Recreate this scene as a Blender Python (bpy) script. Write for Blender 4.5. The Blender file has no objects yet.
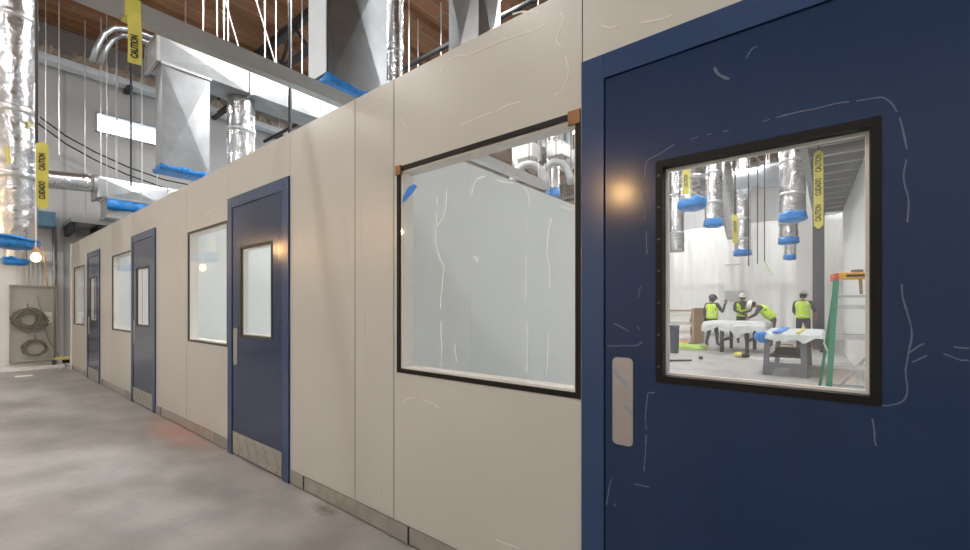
import bpy, bmesh, math, random
from mathutils import Vector, Matrix, noise
random.seed(7)
R = math.radians
SC = bpy.context.scene
COL = SC.collection
# ------------------------------------------------------------------ camera geometry (metres; z up)
# the corridor wall is the plane y = 0, its left end runs to -x; the camera stands in the corridor
CAMZ, CAMY, F = 1.29, -1.5467, 430.0
CT, ST = 0.6272, 0.7789
def ray(px):
    r = (px - 485.0) / F
    return (-CT + r*ST, ST + r*CT)
def at(px, py, D):
    d = ray(px); return Vector((d[0]*D, CAMY + d[1]*D, CAMZ + (306 - py)/F*D))
def at_x(px, py, X): return at(px, py, X / ray(px)[0])
def at_y(px, py, Y): return at(px, py, (Y - CAMY) / ray(px)[1])
def wx(px): return -(1690.7/(px + 49.0) - 1.9208)          # x on the wall plane
def wz(px, py): return CAMZ + (306 - py)*2.466/(px + 49.0)

# ------------------------------------------------------------------ materials
M = {}
def mat(name, col, rough=.5, metal=0., bump=0., bscale=30., var=0., vscale=6., coat=0., spec=.5, emit=None, es=0., vstretch=None):
    m = bpy.data.materials.new(name); m.use_nodes = True
    nt = m.node_tree; b = nt.nodes['Principled BSDF']
    b.inputs['Base Color'].default_value = (*col, 1)
    b.inputs['Roughness'].default_value = rough
    b.inputs['Metallic'].default_value = metal
    b.inputs['Specular IOR Level'].default_value = spec
    b.inputs['Coat Weight'].default_value = coat
    b.inputs['Coat Roughness'].default_value = .12
    if emit:
        b.inputs['Emission Color'].default_value = (*emit, 1); b.inputs['Emission Strength'].default_value = es
    tc = nt.nodes.new('ShaderNodeTexCoord')
    vec = tc.outputs['Object']
    if vstretch:
        mp = nt.nodes.new('ShaderNodeMapping'); mp.inputs['Scale'].default_value = vstretch
        nt.links.new(vec, mp.inputs['Vector']); vec = mp.outputs['Vector']
    if var:
        n = nt.nodes.new('ShaderNodeTexNoise'); n.inputs['Scale'].default_value = vscale; n.inputs['Detail'].default_value = 5
        nt.links.new(vec, n.inputs['Vector'])
        cr = nt.nodes.new('ShaderNodeValToRGB')
        cr.color_ramp.elements[0].position = .3; cr.color_ramp.elements[1].position = .7
        cr.color_ramp.elements[0].color = (*[c*(1 - var) for c in col], 1)
        cr.color_ramp.elements[1].color = (*[min(1, c*(1 + var)) for c in col], 1)
        nt.links.new(n.outputs['Fac'], cr.inputs['Fac']); nt.links.new(cr.outputs['Color'], b.inputs['Base Color'])
    if bump:
        n2 = nt.nodes.new('ShaderNodeTexNoise'); n2.inputs['Scale'].default_value = bscale; n2.inputs['Detail'].default_value = 4
        nt.links.new(vec, n2.inputs['Vector'])
        bp = nt.nodes.new('ShaderNodeBump'); bp.inputs['Strength'].default_value = bump; bp.inputs['Distance'].default_value = .03
        nt.links.new(n2.outputs['Fac'], bp.inputs['Height']); nt.links.new(bp.outputs['Normal'], b.inputs['Normal'])
    M[name] = m; return m
mat('panel', (.472, .464, .430), .30, var=.03, vscale=1.5, bump=.01, bscale=4)
mat('panel_inner', (.76, .84, .86), .35, var=.02, vscale=2)
mat('navy', (.0085, .0255, .078), .16, var=.12, vscale=1.2, bump=.006, bscale=4, spec=.38)
mat('navy_frame', (.017, .045, .125), .2, spec=.5)
mat('gap', (.006, .007, .01), .8)
mat('black', (.006, .0055, .0055), .5, spec=.22)
mat('frame_bronze', (.05, .045, .04), .45, spec=.3)
mat('spacer', (.72, .70, .66), .5)
mat('steel', (.50, .48, .44), .36, .85, var=.12, vscale=14, bump=.02, bscale=60)
mat('brushed', (.36, .345, .33), .42, .55, var=.05, vscale=20)
mat('scuff', (.30, .30, .29), .5)
mat('screw', (.12, .12, .12), .4, .8)
mat('brown_guard', (.27, .125, .05), .7, var=.2, vscale=40)
mat('blue_tape', (.03, .20, .65), .5)
mat('residue', (.80, .84, .86), .6)
mat('residue_beige', (.60, .59, .555), .35)
mat('residue_navy', (.085, .11, .17), .4)
mat('foil', (.66, .67, .69), .26, .95, bump=.6, bscale=10, var=.08, vscale=8)
mat('galv', (.42, .44, .455), .33, .95, var=.12, vscale=5, bump=.03, bscale=3)
mat('galv_white', (.70, .78, .86), .4, .1, var=.03)
mat('strut_metal', (.46, .47, .47), .42, .7, var=.06)
mat('tape_silver', (.66, .67, .69), .3, .9)
mat('blue_bag', (.012, .21, .62), .28, bump=.6, bscale=25, var=.2, vscale=18)
mat('dark_metal', (.03, .032, .036), .5, .3)
mat('black_rubber', (.012, .012, .013), .55)
mat('rod', (.66, .67, .68), .4, .5)
mat('caution', (.64, .585, .12), .5, var=.06)
mat('ink', (.02, .018, .012), .6)
mat('grey_wall', (.36, .37, .38), .6, var=.04, vscale=2)
mat('grey_pale', (.70, .70, .69), .6, var=.04, vscale=2)
mat('white_paint', (.78, .78, .77), .5)
mat('wood_beam', (.22, .11, .055), .7, var=.3, vscale=9, vstretch=(4, .4, 4))
mat('fluff', (.58, .51, .43), .95, bump=1, bscale=40, var=.35, vscale=40)
mat('conduit', (.30, .32, .34), .42, .7)
mat('orange_cord', (.45, .24, .12), .6)
mat('cabinet', (.46, .45, .42), .35, .4, var=.08, vscale=3)
mat('cable_olive', (.17, .155, .12), .6)
mat('label_white', (.78, .78, .74), .6)
mat('bulb', (1, .8, .5), .3, emit=(1, .60, .24), es=650)
mat('bulb_dim', (1, .85, .55), .3, emit=(1, .74, .30), es=9)
mat('diffuser', (1, 1, 1), .5, emit=(1, .98, .95), es=88)
mat('diffuser_fill', (1, 1, 1), .5, emit=(1, .99, .97), es=112)  # stronger glow for the lamps added over the inner rooms
mat('housing', (.7, .7, .7), .5, .3)
mat('sheet', (.80, .81, .80), .35, bump=.5, bscale=5, var=.04, vscale=3, vstretch=(3, 3, .5))
mat('sheet_table', (.56, .59, .60), .35, bump=.4, bscale=8)
mat('hivis', (.60, .88, .04), .6, var=.06, vscale=20)
mat('reflective', (.58, .68, .36), .3, .2)
mat('shirt', (.055, .06, .07), .8)
mat('jeans', (.04, .05, .07), .85)
mat('trouser_brown', (.09, .055, .035), .85)
mat('boot', (.02, .017, .014), .7)
mat('skin', (.30, .16, .10), .55)
mat('skin_dark', (.10, .055, .035), .55)
mat('hat_white', (.82, .83, .82), .3)
mat('hat_dark', (.035, .037, .045), .35)
mat('hat_grey', (.45, .45, .46), .35)
mat('hair', (.02, .015, .012), .8)
mat('eye', (.02, .02, .02), .3)
mat('table_grey', (.13, .14, .16), .6)
mat('table_dark', (.02, .02, .023), .6)
mat('board_dull', (.33, .29, .245), .8, var=.12, vscale=5)
mat('galv_dull', (.34, .355, .365), .5, .9, var=.12, vscale=5)
mat('kraft', (.40, .26, .15), .8, var=.1, vscale=8)
mat('white_board', (.78, .78, .75), .5)
mat('bin', (.05, .065, .095), .5)
mat('lime_hose', (.46, .66, .16), .5)
mat('orange_tool', (.75, .30, .03), .5)
mat('tool_yellow', (.62, .54, .14), .5)
mat('green_fibre', (.02, .22, .12), .4)
mat('alu', (.62, .63, .64), .35, .85)
mat('ladder_cap', (.80, .40, .02), .5)
mat('red_cap', (.55, .07, .03), .5)
mat('box_brown', (.30, .13, .05), .8)
mat('column_grey', (.10, .105, .12), .55)
mat('joist', (.30, .31, .32), .5, .2)
mat('teal_box', (.10, .22, .32), .5)

def concrete():
    m = mat('concrete', (.40, .385, .365), .42, spec=.45)
    nt = m.node_tree; b = nt.nodes['Principled BSDF']; L = nt.links.new
    tc = nt.nodes.new('ShaderNodeTexCoord')
    def nz(s, d, stretch=None):
        n = nt.nodes.new('ShaderNodeTexNoise'); n.inputs['Scale'].default_value = s; n.inputs['Detail'].default_value = d
        n.inputs['Roughness'].default_value = .6
        L(tc.outputs['Object'], n.inputs['Vector']); return n.outputs['Fac']
    def ramp(f, p0, c0, p1, c1):
        r = nt.nodes.new('ShaderNodeValToRGB'); e = r.color_ramp.elements
        e[0].position, e[1].position = p0, p1; e[0].color = (*c0, 1); e[1].color = (*c1, 1); L(f, r.inputs['Fac']); return r.outputs['Color']
    def mix(kind, fac, a, c):
        x = nt.nodes.new('ShaderNodeMix'); x.data_type = 'RGBA'; x.blend_type = kind
        if isinstance(fac, float): x.inputs['Factor'].default_value = fac
        else: L(fac, x.inputs['Factor'])
        for s, v in (('A', a), ('B', c)):
            q = [i for i in x.inputs if i.name == s and i.type == 'RGBA'][0]
            if isinstance(v, tuple): q.default_value = (*v, 1)
            else: L(v, q)
        return [o for o in x.outputs if o.type == 'RGBA'][0]
    base = ramp(nz(.9, 6), .35, (.305, .300, .293), .68, (.425, .418, .408))
    blot = ramp(nz(3.5, 8), .40, (.78, .78, .78), .62, (1, 1, 1))
    c = mix('MULTIPLY', .75, base, blot)
    fine = ramp(nz(45, 3), .35, (.9, .9, .9), .7, (1.0, 1.0, 1.0))
    c = mix('MULTIPLY', .6, c, fine)
    # red chalk dust and a damp mark, each at its own place on the slab
    def spot(cx, cy, sx, sy, rag):
        sub = nt.nodes.new('ShaderNodeMapping'); sub.inputs['Location'].default_value = (-cx/sx, -cy/sy, 0); sub.inputs['Scale'].default_value = (1/sx, 1/sy, 0)
        L(tc.outputs['Object'], sub.inputs['Vector'])
        ln = nt.nodes.new('ShaderNodeVectorMath'); ln.operation = 'LENGTH'; L(sub.outputs['Vector'], ln.inputs[0])
        nn = nt.nodes.new('ShaderNodeMath'); nn.operation = 'MULTIPLY_ADD'; L(nz(rag, 5), nn.inputs[0]); nn.inputs[1].default_value = 1.1; L(ln.outputs['Value'], nn.inputs[2])
        mr = nt.nodes.new('ShaderNodeMapRange'); mr.inputs['From Min'].default_value = 1.5; mr.inputs['From Max'].default_value = .55
        L(nn.outputs[0], mr.inputs['Value']); return mr.outputs['Result']
    def scaled(f, k):
        q = nt.nodes.new('ShaderNodeMath'); q.operation = 'MULTIPLY'; L(f, q.inputs[0]); q.inputs[1].default_value = k; return q.outputs[0]
    c = mix('MIX', scaled(spot(-5.25, -.10, 1.25, .26, 3), .75), c, (.42, .20, .155))
    c = mix('MIX', scaled(spot(-2.50, -.06, .17, .065, 13), .9), c, (.10, .075, .055))
    L(c, b.inputs['Base Color'])
    rr = nt.nodes.new('ShaderNodeMapRange'); rr.inputs['To Min'].default_value = .36; rr.inputs['To Max'].default_value = .62
    L(nz(2.2, 5), rr.inputs['Value']); L(rr.outputs['Result'], b.inputs['Roughness'])
concrete()
def deck():
    m = mat('deck', (.34, .155, .07), .75)
    nt = m.node_tree; b = nt.nodes['Principled BSDF']; L = nt.links.new
    tc = nt.nodes.new('ShaderNodeTexCoord')
    mp = nt.nodes.new('ShaderNodeMapping'); mp.inputs['Rotation'].default_value = (0, 0, R(90)); L(tc.outputs['Object'], mp.inputs['Vector'])
    br = nt.nodes.new('ShaderNodeTexBrick'); br.inputs['Color1'].default_value = (.30, .145, .068, 1); br.inputs['Color2'].default_value = (.43, .22, .11, 1)
    br.inputs['Mortar'].default_value = (.40, .29, .21, 1); br.inputs['Scale'].default_value = 1; br.inputs['Mortar Size'].default_value = .018
    br.inputs['Brick Width'].default_value = 2.4; br.inputs['Row Height'].default_value = .28
    L(mp.outputs['Vector'], br.inputs['Vector'])
    n = nt.nodes.new('ShaderNodeTexNoise'); n.inputs['Scale'].default_value = 3; n.inputs['Detail'].default_value = 6; L(tc.outputs['Object'], n.inputs['Vector'])
    x = nt.nodes.new('ShaderNodeMix'); x.data_type = 'RGBA'; x.blend_type = 'MULTIPLY'; x.inputs['Factor'].default_value = .5
    q = [i for i in x.inputs if i.type == 'RGBA']; L(br.outputs['Color'], q[0]); L(n.outputs['Color'], q[1])
    L([o for o in x.outputs if o.type == 'RGBA'][0], b.inputs['Base Color'])
deck()
def siding(name, c0, c1, pitch, axis):
    m = mat(name, c0, .55)
    nt = m.node_tree; b = nt.nodes['Principled BSDF']; L = nt.links.new
    tc = nt.nodes.new('ShaderNodeTexCoord'); sp = nt.nodes.new('ShaderNodeSeparateXYZ'); L(tc.outputs['Object'], sp.inputs[0])
    md = nt.nodes.new('ShaderNodeMath'); md.operation = 'PINGPONG'; md.inputs[1].default_value = pitch; L(sp.outputs[axis], md.inputs[0])
    r = nt.nodes.new('ShaderNodeValToRGB'); r.color_ramp.elements[0].position = 0; r.color_ramp.elements[1].position = pitch*.09
    r.color_ramp.elements[0].color = (*c1, 1); r.color_ramp.elements[1].color = (*c0, 1)
    L(md.outputs[0], r.inputs['Fac']); L(r.outputs['Color'], b.inputs['Base Color'])
siding('siding_end', (.46, .47, .485), (.34, .35, .365), .6, 'Y')
siding('siding_back', (.42, .43, .44), (.34, .35, .36), .3, 'X')
def glass(name, haze, ior, tint=(1, 1, 1)):
    m = bpy.data.materials.new(name); m.use_nodes = True; nt = m.node_tree; L = nt.links.new
    nt.nodes.clear(); out = nt.nodes.new('ShaderNodeOutputMaterial')
    tr = nt.nodes.new('ShaderNodeBsdfTransparent'); tr.inputs['Color'].default_value = (*tint, 1)
    df = nt.nodes.new('ShaderNodeBsdfDiffuse'); df.inputs['Color'].default_value = (.8, .83, .83, 1)
    gl = nt.nodes.new('ShaderNodeBsdfGlossy'); gl.inputs['Roughness'].default_value = .03
    fr = nt.nodes.new('ShaderNodeFresnel'); fr.inputs['IOR'].default_value = ior
    ge = nt.nodes.new('ShaderNodeNewGeometry')
    inv = nt.nodes.new('ShaderNodeMath'); inv.operation = 'SUBTRACT'; inv.inputs[0].default_value = 1; L(ge.outputs['Backfacing'], inv.inputs[1])
    f = nt.nodes.new('ShaderNodeMath'); f.operation = 'MULTIPLY'; L(fr.outputs[0], f.inputs[0]); L(inv.outputs[0], f.inputs[1])
    h = nt.nodes.new('ShaderNodeMath'); h.operation = 'MULTIPLY'; h.inputs[0].default_value = haze; L(inv.outputs[0], h.inputs[1])
    a = nt.nodes.new('ShaderNodeMixShader'); L(h.outputs[0], a.inputs[0]); L(tr.outputs[0], a.inputs[1]); L(df.outputs[0], a.inputs[2])
    c = nt.nodes.new('ShaderNodeMixShader'); L(f.outputs[0], c.inputs[0]); L(a.outputs[0], c.inputs[1]); L(gl.outputs[0], c.inputs[2])
    L(c.outputs[0], out.inputs['Surface']); M[name] = m
glass('glass_film', .14, 1.5)
glass('glass_clear', .08, 1.5)

# ------------------------------------------------------------------ mesh helpers
ORG = {}
class MB:
    def __init__(s): s.v, s.f = [], []
    def add(s, vs, fs):
        k = len(s.v); s.v += [Vector(v) for v in vs]; s.f += [tuple(i + k for i in f) for f in fs]; return s
    def box(s, x0, x1, y0, y1, z0, z1):
        return s.add([(x0,y0,z0),(x1,y0,z0),(x1,y1,z0),(x0,y1,z0),(x0,y0,z1),(x1,y0,z1),(x1,y1,z1),(x0,y1,z1)],
                     [(0,3,2,1),(4,5,6,7),(0,1,5,4),(1,2,6,5),(2,3,7,6),(3,0,4,7)])
    def bar(s, a, b, w, h, up=(0,0,1)):
        a, b = Vector(a), Vector(b); d = (b - a).normalized(); u = Vector(up)
        if abs(d.dot(u)) > .98: u = Vector((1,0,0))
        x = d.cross(u).normalized()*w/2; y = x.cross(d).normalized()*h/2
        vs = [p + i*x + j*y for p in (a, b) for i, j in ((-1,-1),(1,-1),(1,1),(-1,1))]
        return s.add(vs, [(0,1,2,3),(7,6,5,4),(4,5,1,0),(5,6,2,1),(6,7,3,2),(7,4,0,3)])
    def tube(s, pts, r, n=8):
        pts = [Vector(p) for p in pts]; rs = r if isinstance(r, (list, tuple)) else [r]*len(pts); vs = []; ref = None
        for i, p in enumerate(pts):
            d = (pts[min(i+1, len(pts)-1)] - pts[max(i-1, 0)]).normalized()
            if ref is None: ref = d.orthogonal().normalized()
            ref = (ref - d*ref.dot(d)).normalized(); o = d.cross(ref)
            vs += [p + (ref*math.cos(2*math.pi*k/n) + o*math.sin(2*math.pi*k/n))*rs[i] for k in range(n)]
        fs = [(i*n+k, i*n+(k+1) % n, (i+1)*n+(k+1) % n, (i+1)*n+k) for i in range(len(pts)-1) for k in range(n)]
        fs += [tuple(range(n-1, -1, -1)), tuple((len(pts)-1)*n + k for k in range(n))]
        return s.add(vs, fs)
    def lathe(s, cx, cy, prof, n=24, jit=0., cap=True):
        vs = []
        for (r, z) in prof:
            for k in range(n):
                a = 2*math.pi*k/n; q = r*(1 + jit*(noise.noise(Vector((cx*7 + 3*math.cos(a), cy*5 + 3*math.sin(a), z*9)))))
                vs.append((cx + q*math.cos(a), cy + q*math.sin(a), z))
        fs = [(i*n+k, i*n+(k+1) % n, (i+1)*n+(k+1) % n, (i+1)*n+k) for i in range(len(prof)-1) for k in range(n)]
        if cap: fs += [tuple(range(n-1, -1, -1)), tuple((len(prof)-1)*n + k for k in range(n))]
        return s.add(vs, fs)
    def creased(s, x0, x1, y0, y1, z0, z1, d=.03):      # a sheet-metal duct length, each side cross-broken
        c = [Vector(p) for p in ((x0,y0,z0),(x1,y0,z0),(x1,y1,z0),(x0,y1,z0),(x0,y0,z1),(x1,y0,z1),(x1,y1,z1),(x0,y1,z1))]
        ctr = sum(c, Vector())/8
        for q in ((0,3,2,1),(4,5,6,7),(0,1,5,4),(1,2,6,5),(2,3,7,6),(3,0,4,7)):
            m = sum((c[i] for i in q), Vector())/4; n = (c[q[1]]-c[q[0]]).cross(c[q[2]]-c[q[0]]).normalized()
            s.add([c[i] for i in q] + [m + n*d], [(0,1,4),(1,2,4),(2,3,4),(3,0,4)])
        return s
    def build(s, name, m, parent=None, smooth=False, bevel=0., origin=None):
        me = bpy.data.meshes.new(name)
        if parent is not None: o0 = ORG[parent.name]
        elif origin is not None: o0 = Vector(origin)
        else:
            mn = [min(v[i] for v in s.v) for i in range(3)]; mx = [max(v[i] for v in s.v) for i in range(3)]
            o0 = Vector(((mn[0]+mx[0])/2, (mn[1]+mx[1])/2, mn[2]))
        me.from_pydata([tuple(v - o0) for v in s.v], [], s.f); me.update()
        bm = bmesh.new(); bm.from_mesh(me); bmesh.ops.recalc_face_normals(bm, faces=bm.faces[:]); bm.to_mesh(me); bm.free()
        me.materials.append(M[m])
        if smooth:
            for p in me.polygons: p.use_smooth = True
        o = bpy.data.objects.new(name, me); COL.objects.link(o); ORG[o.name] = o0
        if parent is None: o.location = o0
        else: o.parent = parent
        if bevel:
            b = o.modifiers.new('bevel', 'BEVEL'); b.width = bevel; b.segments = 2; b.limit_method = 'ANGLE'
        return o
def each(name, m, parent, *mbs, **kw):
    return [b.build(name, m, parent, **kw) for b in mbs]
def rods(parent, r, m, *pairs, name='hanger_rod'):
    for (a, b) in pairs: MB().tube([a, b], r, 6).build(name, m, parent)
def tag(o, label, cat, group=None, kind=None):
    o['label'] = label; o['category'] = cat
    if group: o['group'] = group
    if kind: o['kind'] = kind
    return o
def empty(name, loc):
    o = bpy.data.objects.new(name, None); COL.objects.link(o); o.location = loc; o.empty_display_size = .1
    ORG[o.name] = Vector(loc); return o
def struct(o, label=None, cat=None):
    o['kind'] = 'structure'
    if label: o['label'] = label
    if cat: o['category'] = cat
    return o
def mesh_text(txt, size, place, name, m, parent, sx=1.0):
    cu = bpy.data.curves.new('lettering', 'FONT'); cu.body = txt; cu.size = size; cu.align_x = 'CENTER'; cu.align_y = 'CENTER'; cu.extrude = .0006; cu.offset = size*.035
    t = bpy.data.objects.new('lettering', cu); COL.objects.link(t)
    bpy.context.view_layer.update()
    dg = bpy.context.evaluated_depsgraph_get(); me = bpy.data.meshes.new_from_object(t.evaluated_get(dg))
    mb = MB(); mb.add([place(v.co.x*sx, v.co.y, v.co.z) for v in me.vertices], [tuple(p.vertices) for p in me.polygons])
    bpy.data.objects.remove(t); bpy.data.curves.remove(cu); bpy.data.meshes.remove(me)
    return mb.build(name, m, parent)

# ------------------------------------------------------------------ hall shell
ROOF, XW, XE, YN, YS = 7.3, -13.0, 6.0, 19.5, -8.0
struct(MB().box(XW-.2, XE+.2, YS-.2, YN+.2, -.15, 0).build('floor', 'concrete', origin=(0, 0, 0)), 'grey polished concrete slab with red chalk dust along the wall', 'floor')
struct(MB().box(XW-.2, XE+.2, YS-.2, YN+.2, ROOF, ROOF+.15).build('ceiling', 'deck', origin=(0, 0, ROOF)), 'brown timber roof deck high above the ducts', 'ceiling')
CW = (.50, 2.1, 5.24, 5.71)                                    # the clerestory opening in the end wall
w = MB().box(XW-.2, XW, YS, CW[0], 0, ROOF).box(XW-.2, XW, CW[1], YN, 0, ROOF).box(XW-.2, XW, CW[0], CW[1], 0, CW[2]).box(XW-.2, XW, CW[0], CW[1], CW[3], ROOF)
struct(w.build('wall_west', 'siding_end', origin=(XW, 0, 0)), 'grey panelled end wall of the hall behind the hanging ducts', 'wall')
struct(MB().box(XW-.2, XE+.2, YN, YN+.2, 0, ROOF).build('wall_north', 'siding_back', origin=(0, YN, 0)), 'grey ribbed far wall seen through the door window', 'wall')
struct(MB().box(XW-.2, XE+.2, YS-.2, YS, 0, ROOF).build('wall_south', 'white_paint', origin=(0, YS, 0)), 'pale grey hall wall across the corridor', 'wall')
struct(MB().box(XE, XE+.2, YS, YN, 0, ROOF).build('wall_east', 'grey_pale', origin=(XE, 0, 0)), 'pale grey hall wall at the near end', 'wall')
wn = struct(empty('window_5', (XW, CW[0], CW[2])), 'bright clerestory strip window high in the end wall', 'window')
fr = MB()
for y in (CW[0], CW[1]-.04): fr.box(XW-.12, XW+.02, y, y+.04, CW[2], CW[3])
for z in (CW[2], CW[3]-.035): fr.box(XW-.12, XW+.02, CW[0], CW[1], z, z+.035)
fr.build('window_frame', 'conduit', wn)
MB().box(XW-.09, XW-.084, CW[0]+.03, CW[1]-.03, CW[2]+.03, CW[3]-.03).build('glass_pane', 'glass_clear', wn)
struct(MB().box(XW, XW+.03, -3.2, -.02, .12, 2.45).build('trim_2', 'grey_pale'), 'pale wall lining board at the foot of the end wall', 'trim')
struct(MB().box(XW, XW+.05, -3.2, 3.0, 0, .12).build('baseboard_west', 'grey_pale'), 'pale base strip along the end wall', 'baseboard')
struct(MB().box(XW, XW+.10, YS, 8, ROOF-.55, ROOF-.12).build('trim_3', 'strut_metal'), 'grey steel ledger beam under the roof at the end wall', 'trim')

# roof structure: timber purlins along y, dark open-web trusses along x
for i in range(19):
    x = XW + .5 + i*.98
    struct(MB().box(x-.04, x+.04, YS, YN, ROOF-.14, ROOF).build('roof_purlin', 'wood_beam'))
for y in (-5.5, -2.6, 2.9, 6.2, 9.5, 13.2, 17):
    t = MB().box(XW, XE, y-.06, y+.06, ROOF-.30, ROOF-.14).box(XW, XE, y-.05, y+.05, ROOF-.98, ROOF-.88)
    k = 0; x = XW
    while x < XE - .6:
        a, b = (ROOF-.92, ROOF-.22) if k % 2 == 0 else (ROOF-.22, ROOF-.92)
        t.bar((x, y, a), (x+.62, y, b), .05, .05); x += .62; k += 1
    struct(t.build('roof_truss', 'dark_metal'))

# ------------------------------------------------------------------ the partition wall, its doors and windows
TOPZ, TH = 2.552, .09
DOORS = [(-.384, .7555), (3.066, 4.161), (6.327, 7.42), (9.40, 10.45)]          # s ranges, x = -s
WINS = [(.7640, 1.868), (4.183, 5.213), (7.44, 8.56), (10.74, 11.80)]
WZ0, WZ1 = .925, 2.055
DTOP = 2.235
PANELS = [(-3.2, -.384, 's'), (-.384, .7565, 'd'), (.7585, 1.895, 'w'), (1.899, 2.262, 's'), (2.266, 3.066, 's'), (3.066, 4.161, 'd'),
          (4.163, 5.26, 'w'), (5.264, 6.327, 's'), (6.327, 7.42, 'd'), (7.422, 8.60, 'w'), (8.604, 9.40, 's'), (9.40, 10.45, 'd'), (10.452, 12.05, 'w')]
wall = struct(empty('wall_front', (-6, 0, 0)), 'long beige clean room partition with blue doors and windows', 'wall')
PAN = []
BZ = .105
for (s0, s1, k) in PANELS:
    g = .0015
    x0, x1 = -s1 + g, -s0 - g
    b = MB()
    if k == 's': b.box(x0, x1, 0, TH, BZ, TOPZ)
    elif k == 'd': b.box(x0, x1, 0, TH, DTOP, TOPZ)
    else:
        w0, w1 = [q for q in WINS if s0 - .01 <= q[0] and q[1] <= s1 + .01][0]
        b.box(x0, x1, 0, TH, BZ, WZ0).box(x0, x1, 0, TH, WZ1, TOPZ).box(x0, -w1, 0, TH, WZ0, WZ1).box(-w0, x1, 0, TH, WZ0, WZ1)
    PAN.append(b.build('wall_panel', 'panel', wall))
for s in (.7575, 1.897, 2.264, 5.262, 8.602): MB().box(-s-.004, -s+.004, .004, TH-.004, BZ, TOPZ-.002).build('panel_seam', 'gap', wall)
for s in (3.066, 4.161, 6.327, 7.42, 9.40, 10.45): MB().box(-s-.004, -s+.004, .004, TH-.004, DTOP, TOPZ-.002).build('panel_seam', 'gap', wall)
MB().box(-12.05, .384+2.8, .012, TH-.01, TOPZ-.001, TOPZ+.006).build('top_track', 'brushed', wall)
# stainless base, broken at the doors, with splice covers
runs = [(-3.2, -.384), (.7555, 3.066), (4.161, 6.327), (7.42, 9.40), (10.45, 12.05)]
for (a, b) in runs:
    m = MB().box(-b+.002, -a-.002, -.004, TH, .012, BZ-.003)
    bo = m.build('base_cover', 'steel', wall)
    MB().box(-b+.002, -a-.002, .01, TH-.01, 0, .014).build('base_shadow_gap', 'gap', bo)
    spl = [b-.11] + ([a+.26, a+.10] if a > 4 else ([1.86] if 0 < a < 1 else []))
    for s in spl:
        q = MB().box(-s-.085, -s+.085, -.009, -.003, .012, BZ-.002).build('splice_cover', 'brushed', bo); MB().box(-s+.087, -s+.096, -.0055, -.002, .008, BZ-.002).build('splice_seam', 'gap', bo)
struct(MB().box(-12.13, -12.05, -.02, TH+.01, 0, TOPZ+.004).build('trim_1', 'white_paint'), 'white corner post at the far end of the partition', 'trim')

def wob(pts, amp=.006, step=.02, seed=0):
    out = []; P = [Vector(p) for p in pts]; P = [P[0]*2 - P[1]] + P + [P[-1]*2 - P[-2]]; fine = []
    for i in range(1, len(P)-2):
        for q in range(5):
            t = q/5; a, b, c, d = P[i-1:i+3]
            fine.append(.5*((2*b) + (c-a)*t + (2*a-5*b+4*c-d)*t*t + (3*b-a-3*c+d)*t**3))
    pts = fine + [P[-2]]
    for (a, b) in zip(pts[:-1], pts[1:]):
        a, b = Vector(a), Vector(b); n = max(1, round((b-a).length/step))
        for i in range(n):
            p = a.lerp(b, i/n); q = noise.noise_vector(Vector((p.x*14 + seed, p.z*14, seed)))
            out.append(p + Vector((q.x, 0, q.z))*amp)
    out.append(Vector(pts[-1])); return out
def residue(pxs, y, parent, m, wpx=1.0, name='film_edge', amp=.010, seed=0, gaps=0.):
    """a raised ragged line left by the torn edge of the protective film; it lies on the surface"""
    pts = wob([(wx(px), y, wz(px, py)) for px, py in pxs], amp, .016, seed)
    b = MB(); rnd = random.Random(seed*31 + 5); skip = False
    for i in range(len(pts)-1):
        if rnd.random() < (.3 if skip else gaps): skip = not skip
        if skip: continue
        p, q = pts[i], pts[i+1]; d = (q - p); d.y = 0
        if d.length < 1e-5: continue
        n = Vector((-d.z, 0, d.x)).normalized()*(.0017*wpx*(.45 + .9*(.5+.5*noise.noise(Vector((i*.35, seed, 2.)))) + .35*rnd.random()))
        b.add([p-n, p+n, q+n, q-n, p-n+Vector((0,-.0012,0)), p+n+Vector((0,-.0012,0)), q+n+Vector((0,-.0012,0)), q-n+Vector((0,-.0012,0))],
              [(0,1,2,3),(4,7,6,5),(0,4,5,1),(1,5,6,2),(2,6,7,3),(3,7,4,0)])
    if b.f: return b.build(name, m, parent)

def ring(x0, x1, z0, z1, w, y0, y1):
    return MB().box(x0, x1, y0, y1, z0, z0+w).box(x0, x1, y0, y1, z1-w, z1).box(x0, x0+w, y0, y1, z0+w, z1-w).box(x1-w, x1, y0, y1, z0+w, z1-w)
WLAB = ['large square window in the beige partition right beside the nearest blue door', 'square window left of the blue door with the steel kick plate in mid corridor',
        'third square window along the partition, left of the second farthest door', 'farthest square window at the far corner of the partition']
WOB = []
for i, (s0, s1) in enumerate(WINS):
    x0, x1 = -s1, -s0
    r = struct(empty('window_%d' % (i+1), ((x0+x1)/2, 0, WZ0)), WLAB[i], 'window')
    ring(x0, x1, WZ0, WZ1, .022 if i == 0 else .020, -.004, TH if i == 0 else .03).build('window_frame', 'black' if i == 0 else 'frame_bronze', r)
    ring(x0+.020, x1-.020, WZ0+.020, WZ1-.020, .013, .010, TH-.005).build('glazing_spacer', 'spacer', r)
    p = MB().box(x0+.018, x1-.018, .003, .009, WZ0+.018, WZ1-.018).build('glass_pane', 'glass_film', r)
    WOB.append((r, p))
r1, p1 = WOB[0]
g = MB(); x0, x1 = -WINS[0][1], -WINS[0][0]
MB().box(x0-.006, x0+.036, -.010, .004, WZ1-.045, WZ1+.006).build('corner_guard', 'brown_guard', r1)
MB().box(x1-.052, x1-.0, -.010, .004, WZ1-.048, WZ1+.006).build('corner_guard', 'brown_guard', r1)
tp = [(402, 203), (403, 196), (408, 187), (414, 184), (417, 186), (412, 193), (406, 200)]; n = len(tp)
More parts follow.
